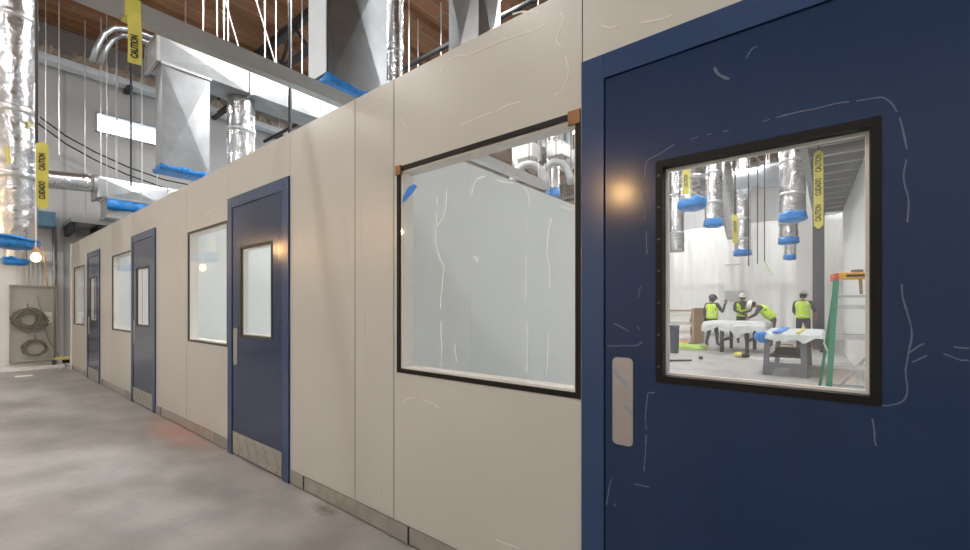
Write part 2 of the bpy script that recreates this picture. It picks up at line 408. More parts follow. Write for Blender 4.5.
MB().add([(wx(u), .0015, wz(u, v)) for u, v in tp] + [(wx(u), .003, wz(u, v)) for u, v in tp], [tuple(range(n)), tuple(range(2*n-1, n-1, -1))] + [(k, (k+1) % n, n+(k+1) % n, n+k) for k in range(n)]).build('blue_tape', 'blue_tape', p1)
for j, l in enumerate([[(437,196),(436,240),(441,262),(444,268),(440,300),(441,345),(440,368)],
                       [(472,196),(476,180),(488,175),(503,182),(520,183),(528,196),(527,230),(525,300),(527,340),(526,372)],
                       [(571,212),(560,208),(551,213),(548,240),(549,300),(548,345),(546,376)], [(446,190),(444,215),(437,226)], [(455,345),(457,362)],
                       [(474,256),(477,260),(475,264)]]):
    residue(l, .003, p1, 'residue', 1.5 if j != 5 else 2.4, seed=j+1, gaps=.07)

DLAB = ['nearest navy blue door with window onto workers', 'blue flush door in mid corridor with steel kick plate and white lit window',
        'blue door beyond the mid corridor door, second farthest', 'farthest narrow looking blue door near the partition end']
for i, (s0, s1) in enumerate(DOORS):
    x0, x1 = -s1, -s0; J = .092
    r = struct(empty('door_%d' % (i+1), ((x0+x1)/2, 0, 0)), DLAB[i], 'door')
    f = MB().box(x0, x0+J, -.014, TH+.004, 0, DTOP).box(x1-J, x1, -.014, TH+.004, 0, DTOP).box(x0+J, x1-J, -.014, TH+.004, DTOP-J, DTOP)
    f.build('door_frame', 'navy_frame', r, bevel=.002)
    MB().box(x0+J, x0+J+.012, .01, TH-.01, .01, DTOP-J).box(x1-J-.012, x1-J, .01, TH-.01, .01, DTOP-J).box(x0+J, x1-J, .01, TH-.01, DTOP-J-.012, DTOP-J).build('door_stop', 'gap', r)
    a0, a1, zt = x0+J+.004, x1-J-.004, DTOP-J-.004
    c = (a0+a1)/2; l0, l1, lz0, lz1 = c-.2875, c+.2875, 1.028, 1.79
    leaf = MB().box(a0, l0, -.008, .044, .012, zt).box(l1, a1, -.008, .044, .012, zt).box(l0, l1, -.008, .044, .012, lz0).box(l0, l1, -.008, .044, lz1, zt).build('door_leaf', 'navy', r)
    g_ = 0 if i == 0 else -.019
    ring(l0-.002, l1+.002, lz0-.002, lz1+.002, .023 if i == 0 else .018, -.012, .048).build('lite_frame', 'black' if i == 0 else 'frame_bronze', leaf)
    ring(l0+.021, l1-.021, lz0+.021, lz1-.021, .008, .026+g_, .044).build('glazing_spacer', 'spacer', leaf)
    MB().box(l0+.015, l1-.015, .018+g_, .023+g_, lz0+.02, lz1-.02).build('glass_pane', 'glass_clear' if i == 0 else 'glass_film', leaf)
    sc = MB()
    for k in range(7): sc.box(l0+.005, l0+.011, -.0135, -.011, lz0+.05+k*.11, lz0+.056+k*.11)
    sc.build('lite_screw', 'screw', leaf)
    # flush pull plate with rounded corners
    hx, hw, hz0, hz1, rad = a0+.067, .0385, .782, 1.102, .018
    pr = []
    for (cx, cz, a) in ((hx+hw-rad, hz1-rad, 0), (hx-hw+rad, hz1-rad, 90), (hx-hw+rad, hz0+rad, 180), (hx+hw-rad, hz0+rad, 270)):
        for q in range(6): pr.append((cx + rad*math.cos(R(a+q*18)), cz + rad*math.sin(R(a+q*18))))
    n = len(pr)
    pp = MB().add([(u, -.0125, v) for u, v in pr] + [(u, -.007, v) for u, v in pr],
                  [tuple(range(n)), tuple(range(2*n-1, n-1, -1))] + [(k, (k+1) % n, n+(k+1) % n, n+k) for k in range(n)]).build('pull_plate', 'brushed', leaf, bevel=.0015)
    if i == 0:
        s = MB()
        for (u0, v0, u1, v1) in ((hx-.034, 1.06, hx+.022, 1.005), (hx-.032, 1.047, hx+.018, .994), (hx+.006, .925, hx+.034, .899), (hx+.016, .928, hx+.036, .91)):
            s.bar((u0, -.0128, v0), (u1, -.0128, v1), .0008, .0028, up=(0,1,0))
        s.build('reflection_marking', 'blue_tape', pp)  # blue diagonal reflection on the plate, drawn as coloured strips
    # kick plate with its diagonal rub marks
    kp = MB().box(a0+.012, a1-.012, -.0105, -.0075, .02, .205).build('kick_plate', 'steel', leaf)
    s = MB(); q = MB()
    for k in range(5):
        u = a0 + .10 + k*.165
        s.bar((u, -.0112, .185), (u+.10, -.0112, .06), .0012, .013, up=(0,1,0))
        q.box(u+.05, u+.062, -.0122, -.010, .032, .044)
    s.build('rub_marking', 'scuff', kp); q.build('kick_screw', 'screw', kp)
    if i == 0:
        for j, l in enumerate([[(641,300),(648,255),(644,200),(647,168),(652,158),(690,140),(740,128),(800,113),(868,100),(888,104),(902,125),(906,170),(907,235),(903,290),(913,340),(908,372),(902,398),(880,405)],
                               [(608,346),(640,344),(642,335),(636,318)], [(716,68),(722,76),(734,80),(748,72)], [(746,60),(752,52),(757,48)], [(614,322),(630,332)], 
                               [(608,505),(612,480),(618,478),(650,486)], [(612,482),(616,500),(614,515)], [(906,352),(930,344),(968,348)], [(908,362),(935,352),(968,360)],
                               [(874,418),(876,445)], [(645,470),(648,400),(655,392)], [(716,66),(720,70)]]):
            residue(l, -.008, leaf, 'residue_navy', .9 if j != 2 else 2.2, seed=20+j, gaps=.12)
for k, l, m_ in [(2, [(440,72),(452,58),(470,55),(500,42),(530,32),(548,24)], 1.6), (2, [(512,14),(560,12),(557,40),(566,55),(569,75),(560,92),(540,98),(510,104),(480,118),(460,126),(452,128)], 1.6),
                 (2, [(400,118),(407,128)], 1.2), (1, [(602,26),(612,27),(618,25)], 1.8), (1, [(640,22),(660,20),(672,15)], 1.6), (4, [(356,112),(366,108),(380,104),(388,112),(390,150)], 1.0),
                 (3, [(362,200),(362,250),(366,300),(364,350),(370,400)], .8), (2, [(402,400),(420,398),(440,408)], 1.2), (3, [(378,445),(383,462),(381,500)], 1.0), (2, [(496,540),(520,549)], 1.6),
                 (4, [(312,470),(322,478)], 1.0), (4, [(345,210),(347,260),(343,330),(352,360)], .7), (7, [(178,205),(180,260),(176,330)], 1.2), (7, [(165,222),(172,214),(184,208)], 1.6), (6, [(205,214),(213,211)], 2)]:
    residue(l, 0, PAN[k], 'residue_beige', m_*1.15, seed=50+k+int(l[0][0]), gaps=.06)

# ------------------------------------------------------------------ inner partitions behind the wall
def inner(name, x, y0, y1, label, top=TOPZ, m='panel_inner'):
    r = struct(empty(name, (x, y0, 0)), label, 'wall')
    n = max(1, round((y1-y0)/1.2)); d = (y1-y0)/n
    for k in range(n): MB().box(x-.045, x+.045, y0+k*d+.002, y0+(k+1)*d-.002, .0, top).build('wall_panel', m, r)
    MB().box(x-.03, x+.03, y0, y1, top-.01, top+.015).build('top_track', 'brushed', r)
inner('wall_inner_west', -2.55, TH, 6.4, 'white inner partition seen through the large window')
inner('wall_inner_middle', -5.85, TH, 6.4, 'white inner partition behind the mid corridor window')
inner('wall_inner_far', -9.05, TH, 6.4, 'white inner partition behind the third window')
inner('wall_inner_end', -12.0, TH, 6.4, 'white inner partition at the far end of the clean rooms')
# the tall sheeted wall on the right of the inner room and the joists it carries
def sx_wall(y): return .478 + (8.32 - y)*.0387
rw = struct(empty('wall_inner_east', (sx_wall(7), 7, 0)), 'tall white sheeted wall on the right of the room behind the near door', 'wall')
ys = [.12 + k*1.394 for k in range(11)]
for a, b in zip(ys[:-1], ys[1:]):
    xa, xb = sx_wall(a), sx_wall(b-.004)
    MB().add([(xa, a, 0), (xb, b-.004, 0), (xb+.08, b-.004, 0), (xa+.08, a, 0), (xa, a, 3.97), (xb, b-.004, 3.97), (xb+.08, b-.004, 3.97), (xa+.08, a, 3.97)],
             [(0,1,2,3),(4,5,6,7),(0,1,5,4),(1,2,6,5),(2,3,7,6),(3,0,4,7)]).build('wall_panel', 'sheet', rw)
for k in range(13):
    y = 6.3 + k*.66
    struct(MB().box(-.34, sx_wall(y)+.06, y-.05, y+.05, 3.98, 4.16).build('ceiling_joist', 'joist'))
struct(MB().box(-.38, .62, 6.0, 14.6, 4.16, 4.22).build('ceiling_deck', 'galv', origin=(0, 8, 4.16)), 'grey metal mezzanine deck above the joists on the right', 'ceiling')
c = at(818.5, 349, 12.9)
struct(MB().box(c.x-.14, c.x+.14, c.y-.14, c.y-.12, 0, ROOF-.98).box(c.x-.14, c.x+.14, c.y+.12, c.y+.14, 0, ROOF-.98).box(c.x-.012, c.x+.012, c.y-.13, c.y+.13, 0, ROOF-.98).build('column', 'column_grey'),
       'dark grey steel column beside the ladder, behind the door window', 'column')
struct(MB().box(-.40, -.30, 6.0, 14.6, 3.84, 4.16).build('ceiling_beam', 'joist'), 'grey edge beam carrying the mezzanine joists', 'beam')
c = at(804, 335, 15.2)
struct(MB().box(c.x-.22, c.x+.22, c.y, c.y+.4, 0, ROOF).build('column_white', 'white_paint'), 'white boxed column left of the dark column at the back', 'column')

# white plastic sheeting hung across the far wall
def sheeting(x0, x1, y, z1, name, label):
    b = MB(); nx, nz = 110, 22; vs = []
    for j in range(nz+1):
        for i in range(nx+1):
            x = x0 + (x1-x0)*i/nx; z = z1*j/nz
            vs.append((x, y + .09*noise.noise(Vector((x*3.1, z*.35, 2))) + .02*math.sin(x*17), z + (.05*noise.noise(Vector((x*1.3, 5, 0))) if j == nz else 0)))
    fs = [(j*(nx+1)+i, j*(nx+1)+i+1, (j+1)*(nx+1)+i+1, (j+1)*(nx+1)+i) for j in range(nz) for i in range(nx)]
    b.add(vs, fs); o = b.build(name, 'sheet', smooth=True)
    so = o.modifiers.new('thick', 'SOLIDIFY'); so.thickness = .004
    return tag(o, label, 'plastic sheeting')
sheeting(-8, 1.2, YN-.14, 4.75, 'plastic_sheeting', 'white plastic sheeting hung across the far wall behind the workers')
# battens pinning the sheeting
for k, (z, a, b, lab) in enumerate([(3.02, -3.55, -3.0, 'short dark batten pinned high on the plastic sheeting'), (1.52, -3.55, -2.85, 'grey board pinned low on the sheeting above the bending worker')]):
    tag(MB().box(a, b, YN-.24, YN-.2, z, z+(.05 if k == 0 else .42)).build('batten', 'strut_metal'), lab, 'batten')
tag(MB().box(-8, 1.2, YN-.245, YN-.215, 2.22, 2.25).build('sheeting_rail', 'white_board'), 'long white rail across the plastic sheeting at mid height', 'rail')

# ------------------------------------------------------------------ ducts
def blue_bag(b, cx, cy, r, z, h=.15, seed=0):
    prof = [(r*.30, z-.045), (r*.85, z-.035), (r*1.10, z-.005), (r*1.16, z+.03), (r*1.10, z+.07), (r*1.13, z+h*.7), (r*1.04, z+h)]
    k0 = len(b.v); b.lathe(cx, cy, prof, 28, .14)
    for v in b.v[k0:]:
        if v.z > z + h*.6: v.z += .06*noise.noise(Vector((v.x*9+seed, v.y*9, seed)))
        else: v.z += .02*noise.noise(Vector((v.x*14+seed, v.y*14, seed)))
def foil_duct(x, y, z0, z1, r, label, group=None, bag=True, bands=None, name='round_duct', bh=.15):
    root = tag(empty(name, (x, y, z0)), label, 'duct', group)
    prof = []; z = z0; k = 0
    while z < z1:
        prof.append((r*(1 + .05*noise.noise(Vector((x*3, y*3, z*5)))), z)); z += .07
    prof.append((r, z1))
    MB().lathe(x, y, prof, 28, .08).build('foil_jacket', 'foil', root, smooth=True)
    for zz in (bands if bands is not None else [z0 + 1.05 + 1.2*q for q in range(int((z1-z0)/1.2))]):
        if zz < z1-.1: MB().lathe(x, y, [(r*1.055, zz), (r*1.085, zz+.012), (r*1.085, zz+.058), (r*1.055, zz+.07)], 28, .03).build('joint_tape', 'tape_silver', root, smooth=True)
    if bag:
        b = MB(); blue_bag(b, x, y, r, z0, bh, x*3); b.build('plastic_cover', 'blue_bag', root, smooth=True)
    return root
# the big duct at the left edge, its partner behind
bd = foil_duct(-8.09, -1.04, 2.06, ROOF, .205, 'large foil wrapped round duct at the left edge with blue plastic over its end', bands=[2.9, 3.72, 4.9, 6.1], bh=.09)
t = MB()
for k in range(9): t.box(-7.935, -7.90, -.98-.045, -.98+.045, 4.55+k*.055, 4.58+k*.055)
p = at(42, 163, 5.4)
MB().bar((-7.89, -1.12, 3.25), (-7.89, -1.10, 3.05), .03, .012).build('yellow_tag', 'caution', bd)
MB().bar((-7.885, -.95, 3.62), (-7.885, -.88, 3.55), .04, .012).build('yellow_tag', 'caution', bd)
mk = MB()
for k in range(14):
    z = 4.86 + k*.046; mk.box(-7.879, -7.872, -1.02, -.985 - .008*(k % 3), z, z+.034)
mk.build('printed_lettering', 'cable_olive', bd)
foil_duct(-11.75, -.80, 2.08, ROOF, .15, 'smaller round duct with blue covered end just behind the large left duct', bh=.1)
# foil duct hanging under the long rectangular duct, and the insulated run by the big duct
foil_duct(-7.62, 1.47, 2.9, 4.72, .20, 'foil wrapped round duct dropping from the long rectangular duct', bag=False, bands=[3.4, 4.15])
def rect_duct(x0, x1, y0, y1, z0, z1, label, cover=True, flanges='z', name='rectangular_duct', nseg=1, m='galv', tall=None):
    root = tag(empty(name, ((x0+x1)/2, (y0+y1)/2, z0)), label, 'duct')
    b = MB()
    for k in range(nseg):
        if flanges == 'z': b.creased(x0, x1, y0, y1, z0+(z1-z0)*k/nseg, z0+(z1-z0)*(k+1)/nseg)
        else: b.creased(x0, x1, y0+(y1-y0)*k/nseg, y0+(y1-y0)*(k+1)/nseg, z0, z1)
    b.build('duct_body', m, root)
    e = .022
    for k in range(nseg+1):
        f = MB()
        if flanges == 'z':
            z = z0+(z1-z0)*k/nseg
            for (a0, a1, c0, c1) in ((x0-e, x1+e, y0-e, y0), (x0-e, x1+e, y1, y1+e), (x0-e, x0, y0, y1), (x1, x1+e, y0, y1)): f.box(a0, a1, c0, c1, z-.02, z+.02)
        else:
            y = y0+(y1-y0)*k/nseg
            for (a0, a1, c0, c1) in ((x0-e, x1+e, z0-e, z0), (x0-e, x1+e, z1, z1+e), (x0-e, x0, z0, z1), (x1, x1+e, z0, z1)): f.box(a0, a1, y-.02, y+.02, c0, c1)
        f.build('flange', 'strut_metal', root)
    if cover:
        b = MB(); n = 10
        per = [(x0-.028 + (x1-x0+.056)*i/n, y0-.028) for i in range(n)] + [(x1+.028, y0-.028 + (y1-y0+.056)*i/n) for i in range(n)] + \
              [(x1+.028 - (x1-x0+.056)*i/n, y1+.028) for i in range(n)] + [(x0-.028, y1+.028 - (y1-y0+.056)*i/n) for i in range(n)]
        cx, cy = (x0+x1)/2, (y0+y1)/2; vs = []
        for (sc_, dz) in ((.9, -.03), (1.0, -.02), (1.02, .015), (1.0, .04)):
            for (u, v) in per:
                j = .025*noise.noise(Vector((u*8, v*8, dz*20)))
                vs.append((cx+(u-cx)*(sc_+j*.5), cy+(v-cy)*(sc_+j*.5), z0+dz+(j*1.2 if dz > .03 else j*.5)))
        N = 4*n
        b.add(vs, [(i*N+k, i*N+(k+1) % N, (i+1)*N+(k+1) % N, (i+1)*N+k) for i in range(3) for k in range(N)] + [tuple(range(N-1, -1, -1))])
        b.build('plastic_cover', 'blue_bag', root, smooth=True)
    return root
# the vertical drop with the crossed faces and the long run on top of it
rect_duct(-7.62, -7.3, .31, .90, 3.24, 4.70, 'tall rectangular sheet metal drop with blue plastic on its open bottom end, left of centre')
rect_duct(-7.85, -7.3, .26, 5.2, 4.72, 5.08, 'long horizontal rectangular duct running off above the partition', cover=False, flanges='y', nseg=4, m='galv_dull')
# the largest drop, right of it a narrow foil pipe
big = rect_duct(-3.87, -3.58, .62, 1.28, 3.36, ROOF-1.0, 'largest rectangular sheet metal drop above the partition top, blue plastic at its bottom corner', nseg=2)
rods(big, .008, 'rod', *[((x, .95, ROOF-1.02), (x, .95, ROOF)) for x in (-3.8, -3.65)])
MB().box(-3.88, -3.578, .590, .598, 3.42, ROOF-1.05).build('white_liner', 'galv_white', big)
foil_duct(-3.64, 1.44, 2.75, ROOF, .085, 'narrow foil wrapped pipe against the right side of the largest drop', bag=False, bands=[3.6, 4.0, 5.2], name='insulated_pipe')
rect_duct(-3.02, -2.63, 1.62, 1.97, 3.2, ROOF, 'bright rectangular duct farthest right above the partition top', nseg=3, m='galv')
# by the end wall: foil branch, low box duct with blue patch
fb = tag(empty('foil_branch_duct', (-11.3, -.2, 3.6)), 'short horizontal foil duct in front of the end wall, behind the hanging yellow tape', 'duct')
MB().tube([(-11.3, -1.3 + .1*k, 3.55 + .01*k + .01*noise.noise(Vector((k, 3, 1)))) for k in range(16)], [.165*(1 + .06*noise.noise(Vector((k*.9, 1, 2)))) for k in range(16)], 20).build('foil_jacket', 'foil', fb, smooth=True)
MB().tube([(-11.3, .20, 3.70), (-11.3, .262, 3.70)], .185, 20).build('collar', 'strut_metal', fb)
bx = rect_duct(-11.85, -11.3, .28, 2.6, 3.46, 3.86, 'low horizontal rectangular duct by the end wall at the end of the foil branch', cover=False, flanges='y', nseg=2)
lb = rect_duct(-11.2, -10.6, .30, .92, 2.98, 3.34, 'open box shaped duct end wrapped in blue plastic just above the far partition top', cover=False, flanges='z')
b = MB(); n = 16
vs = []
for j, (dx, dz) in enumerate([(0, .33), (.05, .30), (.06, .20), (.03, .13)]):
    for i in range(n+1):
        y = .28 + .68*i/n; q = noise.noise(Vector((y*9, j, 3)))
        vs.append((-10.58 + dx + .02*q, y, 2.98 + dz + .035*q))
b.add(vs, [(j*(n+1)+i, j*(n+1)+i+1, (j+1)*(n+1)+i+1, (j+1)*(n+1)+i) for j in range(3) for i in range(n)])
pc = b.build('plastic_cover', 'blue_bag', lb, smooth=True); so = pc.modifiers.new('thick', 'SOLIDIFY'); so.thickness = .012
rods(lb, .006, 'rod', *[((-10.9, y, 3.34), (-10.9, y, ROOF)) for y in (.34, .88)])
rods(bx, .006, 'rod', *[((-11.58, y, 3.86), (-11.58, y, ROOF)) for y in (.6, 2.3)])
rods(fb, .006, 'rod', ((-11.3, -.45, 3.7), (-11.3, -.45, ROOF)))
tag(MB().box(-12.99, -12.55, -.52, -.18, 2.93, 3.24).build('junction_box', 'teal_box', bevel=.01), 'blue grey box on the end wall beneath the foil branch', 'box')
lo = tag(empty('mounting_frame', (-12.4, .1, 2.7)), 'grey bracketed steel frame on the end wall under the low ducts', 'frame')
MB().box(-13, -12.1, -.02, 1.6, 3.02, 3.10).build('shelf_plate', 'strut_metal', lo)
for y in (0, .42, .9): MB().box(-13, -12.15, y, y+.06, 2.80, 3.02).build('bracket', 'dark_metal', lo)

# ducts inside, seen through the door window: pixel column, bottom row, distance, radius
INN = [(692, 208, 8.7, .235, 'foil duct with wide blue cover nearest the left edge of the door window'),
       (713.5, 226, 10.9, .20, 'foil duct with blue cap just right of the leftmost capped duct in the door window'),
       (742.5, 255, 16.0, .27, 'foil duct with blue end hanging lowest above the worker in the white hat'),
       (793, 220, 9.8, .24, 'wide pale duct with blue end left of the long yellow tape'),
       (788.5, 243, 13.2, .24, 'blue capped duct partly behind the wide pale duct, middle of its row'),
       (790.5, 259, 16.0, .21, 'farthest and lowest of the blue capped ducts left of the tape')]
for (px, py, D, r, lab) in INN:
    p = at(px, py, D); foil_duct(p.x, p.y, p.z, ROOF, r, lab, bh=.17, bands=[p.z+.55, p.z+1.3, p.z+2.4])
p = at(677, 252, 12.5); foil_duct(p.x, p.y, p.z, ROOF, .19, 'plain grey round duct with no cover at the left edge of the door window', bag=False, bands=[p.z+.5, p.z+1.6])
# slanting flexible bag duct beside the white-hat worker's duct
fd = tag(empty('flexible_duct', at(735, 246, 13.5)), 'slanting flexible foil duct ending beside the yellow tagged hanger', 'duct')
a, b_ = at(733, 238, 13.5), at(722, 175, 13.0)
pts = [a.lerp(b_, k/10) for k in range(11)] + [Vector((b_.x, b_.y, b_.z + (ROOF-b_.z)*k/10)) for k in range(1, 11)]
MB().tube(pts, [.17 + .02*noise.noise(Vector((k*1.3, 4, 4))) + .012*k if k < 11 else .27 + .02*noise.noise(Vector((k*1.3, 4, 4))) for k in range(len(pts))], 18).build('foil_jacket', 'foil', fd, smooth=True)
# horizontal mains inside
p = at(752, 178, 15)
hd = tag(empty('round_main_duct', (p.x, p.y, p.z)), 'white horizontal round duct high behind the capped ducts', 'duct')
MB().tube([(p.x-1.2, p.y, p.z), (p.x-.4, p.y, p.z), (p.x+.3, p.y, p.z), (p.x+.9, p.y, p.z)], .33, 20).build('duct_body', 'galv_white', hd, smooth=True)
rods(hd, .01, 'rod', *[((p.x+q, p.y, p.z+.3), (p.x+q, p.y, ROOF)) for q in (-.8, .5)])
p = at(783, 172, 14.8)
rm = rect_duct(p.x-.65, p.x+.9, p.y, p.y+.5, p.z-.35, p.z+.35, 'pale horizontal rectangular duct behind the wide pale duct', cover=False, flanges='y', m='galv_white')
rods(rm, .01, 'rod', *[((p.x+q, p.y+.25, p.z+.35), (p.x+q, p.y+.25, ROOF)) for q in (-.5, .5)])
# ducts and pipes seen through the large window above the inner partition
for (px, py, D, r, bag, lab) in [(553, 196, 10.4, .15, True, 'blue ended foil duct seen in the upper right of the large window'),
                                 (518, 171, 9.6, .13, False, 'plain foil duct seen through the large window above the inner partition')]:
    p = at(px, py, D); foil_duct(p.x, p.y, p.z, ROOF, r, lab, bag=bag)
for (px, py, D, w_, h_, lab) in [(540, 150, 11.5, .42, 1.1, 'grey rectangular drop seen through the top of the large window'), (566, 168, 12.2, .28, .8, 'pale rectangular drop at the right edge of the large window')]:
    p = at(px, py, D)
    rect_duct(p.x-w_/2, p.x+w_/2, p.y-w_/2, p.y+w_/2, p.z, ROOF, lab, cover=False, nseg=4, m='galv' if w_ > .4 else 'galv_white')
for k, (x0_, w_, yy, D, lab) in enumerate([(512, 34, 172, 8.6, 'left one of two arched grey flexible pipes in the top of the large window'), (541, 30, 170, 8.9, 'right one of two arched grey flexible pipes in the top of the large window')]):
    pts = [at(x0_ + w_*(.5 - .5*math.cos(math.pi*q/10)), yy + 14 - 22*math.sin(math.pi*q/10), D) for q in range(11)]
    q = tag(empty('arched_pipe', pts[0]), lab, 'pipe')
    MB().tube(pts, .075, 12).build('pipe_run', 'joist', q, smooth=True)
    rods(q, .01, 'dark_metal', *[(v, Vector((v.x, v.y, ROOF))) for v in (pts[0], pts[5], pts[10])])
for k, (px, py, D) in enumerate([(529, 160, 9.2), (558, 158, 9.4), (571, 166, 10.0)]):
    p = at(px, py, D)
    q = tag(empty('air_box', p), ['left', 'middle', 'right'][k] + ' one of three pale air boxes on dark rods in the large window', 'air box')
    MB().box(p.x-.2, p.x+.2, p.y-.2, p.y+.2, p.z, p.z+.3).build('box_body', 'strut_metal' if k == 1 else 'grey_pale', q, bevel=.01)
    rods(q, .012, 'dark_metal', *[((p.x+u*.18, p.y, p.z-.9), (p.x+u*.18, p.y, ROOF)) for u in (-1, 1)])

# ------------------------------------------------------------------ suspended strut, pipes, cables
sr = tag(empty('strut_channel', (-2.94, 0, 2.88)), 'grey steel strut channel slanting across the upper left above the corridor', 'strut')
MB().box(-2.978, -2.968, -3.2, 3.4, 2.83, 2.925).box(-2.912, -2.902, -3.2, 3.4, 2.83, 2.925).box(-2.968, -2.912, -3.2, 3.4, 2.83, 2.84).box(-2.968, -2.955, -3.2, 3.4, 2.917, 2.925).box(-2.925, -2.912, -3.2, 3.4, 2.917, 2.925).build('channel', 'strut_metal', sr)
rods(sr, .006, 'rod', *[((-2.94, y, 2.84), (-2.94, y, ROOF)) for y in (-2.9, 3.2)])
ib = tag(empty('insulated_beam', (-12.66, .5, 6.4)), 'bright steel ledge with shaggy insulation on top along the end wall', 'beam')
MB().box(-12.9, -12.62, -3, 6, 6.38, 6.52).build('steel_ledge', 'galv_white', ib)
b = MB(); nx = 150
vs = []
for j in range(5):
    for i in range(nx+1):
        y = -3 + 9*i/nx; q = noise.noise(Vector((y*6, j*1.7, 1))); q2 = noise.noise(Vector((y*13, j*2.7, 8)))
        vs.append((-12.60 - .07*j + .06*q2, y, 6.52 + (.16 if 0 < j < 4 else .0) + (.10*q + .05*q2 if j else 0)))
b.add(vs, [(j*(nx+1)+i, j*(nx+1)+i+1, (j+1)*(nx+1)+i+1, (j+1)*(nx+1)+i) for j in range(4) for i in range(nx)])
b.build('insulation', 'fluff', ib)
for y in (-2.5, 1, 4.5): MB().box(-13, -12.62, y, y+.1, 6.3, 6.4).build('bracket', 'dark_metal', ib)
for k, (dz, lab) in enumerate([(0, 'upper of two grey conduit bends under the roof at upper left'), (1, 'lower of two grey conduit bends under the roof at upper left')]):
    base = [(92, 62), (97, 46), (104, 34), (114, 28), (128, 29), (146, 35), (166, 43), (185, 50)] if k == 0 else [(100, 64), (106, 48), (113, 39), (122, 35), (134, 37), (150, 43), (168, 50), (186, 57)]
    pts = [at_x(px, py, -9.6 - .3*k) for px, py in base]
    first = pts[0]; last = pts[-1]
    q = tag(empty('conduit_bend', first), lab, 'conduit')
    MB().tube(pts + [last + Vector((0, .6, -.02))], .042, 10).build('conduit', 'conduit', q, smooth=True)
    rods(q, .006, 'rod', *[(v, Vector((v.x, v.y, ROOF))) for v in (pts[4], last)])
for k, (dy, lab) in enumerate([(0, 'upper of two black cables sagging across the end wall'), (8, 'lower of two black cables sagging across the end wall')]):
    tag(MB().tube([at_x(px, py + dy, -12.45) for px, py in ((20, 98), (40, 117), (66, 136), (95, 152), (128, 167), (165, 180), (205, 188))], .016, 6).build('black_cable', 'black_rubber', smooth=True), lab, 'cable')
# hanger rods
RL, RG = 'thin pale threaded hanger rod dropping from the timber roof', 'hanger rods under the roof'
for (px, X, zb) in [(59, -11.6, 4.2), (85, -12.2, 3.1), (101, -11.6, 3.86), (117, -12.1, 3.1), (142, -11.6, 3.86), (157, -12.1, 3.1), (217, -7.5, 5.08), (224, -7.75, 5.08), (228, -7.4, 5.08),
                    (265, -7.6, 5.08), (276, -7.5, 5.08), (302, -7.6, 5.08), (409, -6.2, 3.0), (418, -6.6, 3.0), (441, -6.0, 3.0), (203, -7.4, 5.08)]:
    p = at_x(px, 100, X)
    tag(MB().tube([(p.x, p.y, zb), (p.x, p.y, ROOF-.02)], .011, 6).build('hanger_rod', 'rod'), RL, 'rod', RG)
for (pa, pb, lab) in [((255, -4), (276, 66), 'long pale brace wire slanting down to the long rectangular duct'), ((226, 4), (239, 49), 'short pale brace wire slanting beside the hanger rods')]:
    a, b_ = at_x(pa[0], pa[1], -7.5), at_x(pb[0], pb[1], -7.45); d = (a-b_); a2 = b_ + d*((ROOF-.02-b_.z)/d.z)
    tag(MB().tube([a2, b_], .010, 6).build('brace_wire', 'rod'), lab, 'wire')
p = at_x(131, 60, -10.5)
tag(MB().tube([(p.x, p.y, at_x(131, 186, -10.5).z), (p.x, p.y, ROOF-.02)], .018, 6).build('dark_rod', 'dark_metal'), 'thin black rod hanging behind the reversed yellow tape', 'rod')
p = at_x(290, 60, -6.6)
tag(MB().tube([(p.x, p.y, 2.7), (p.x, p.y, ROOF-.02)], .028, 6).build('dark_rod', 'dark_metal'), 'dark rod crossing the strut channel left of the largest drop', 'rod')
for (y, z, r, m, lab) in [(4.2, 6.1, .045, 'dark_metal', 'dark sprinkler pipe under the roof trusses'), (5.2, 5.7, .035, 'white_paint', 'thin white pipe under the roof right of the largest drop')]:
    q = tag(empty('roof_pipe', (-5, y, z)), lab, 'pipe')
    MB().tube([(-12.9, y, z), (-6, y, z), (0, y, z)], r, 10).build('pipe_run', m, q, smooth=True)
    rods(q, .008, 'rod', *[((x, y, z), (x, y, ROOF)) for x in (-12, -8.8, -5.2, -1)])
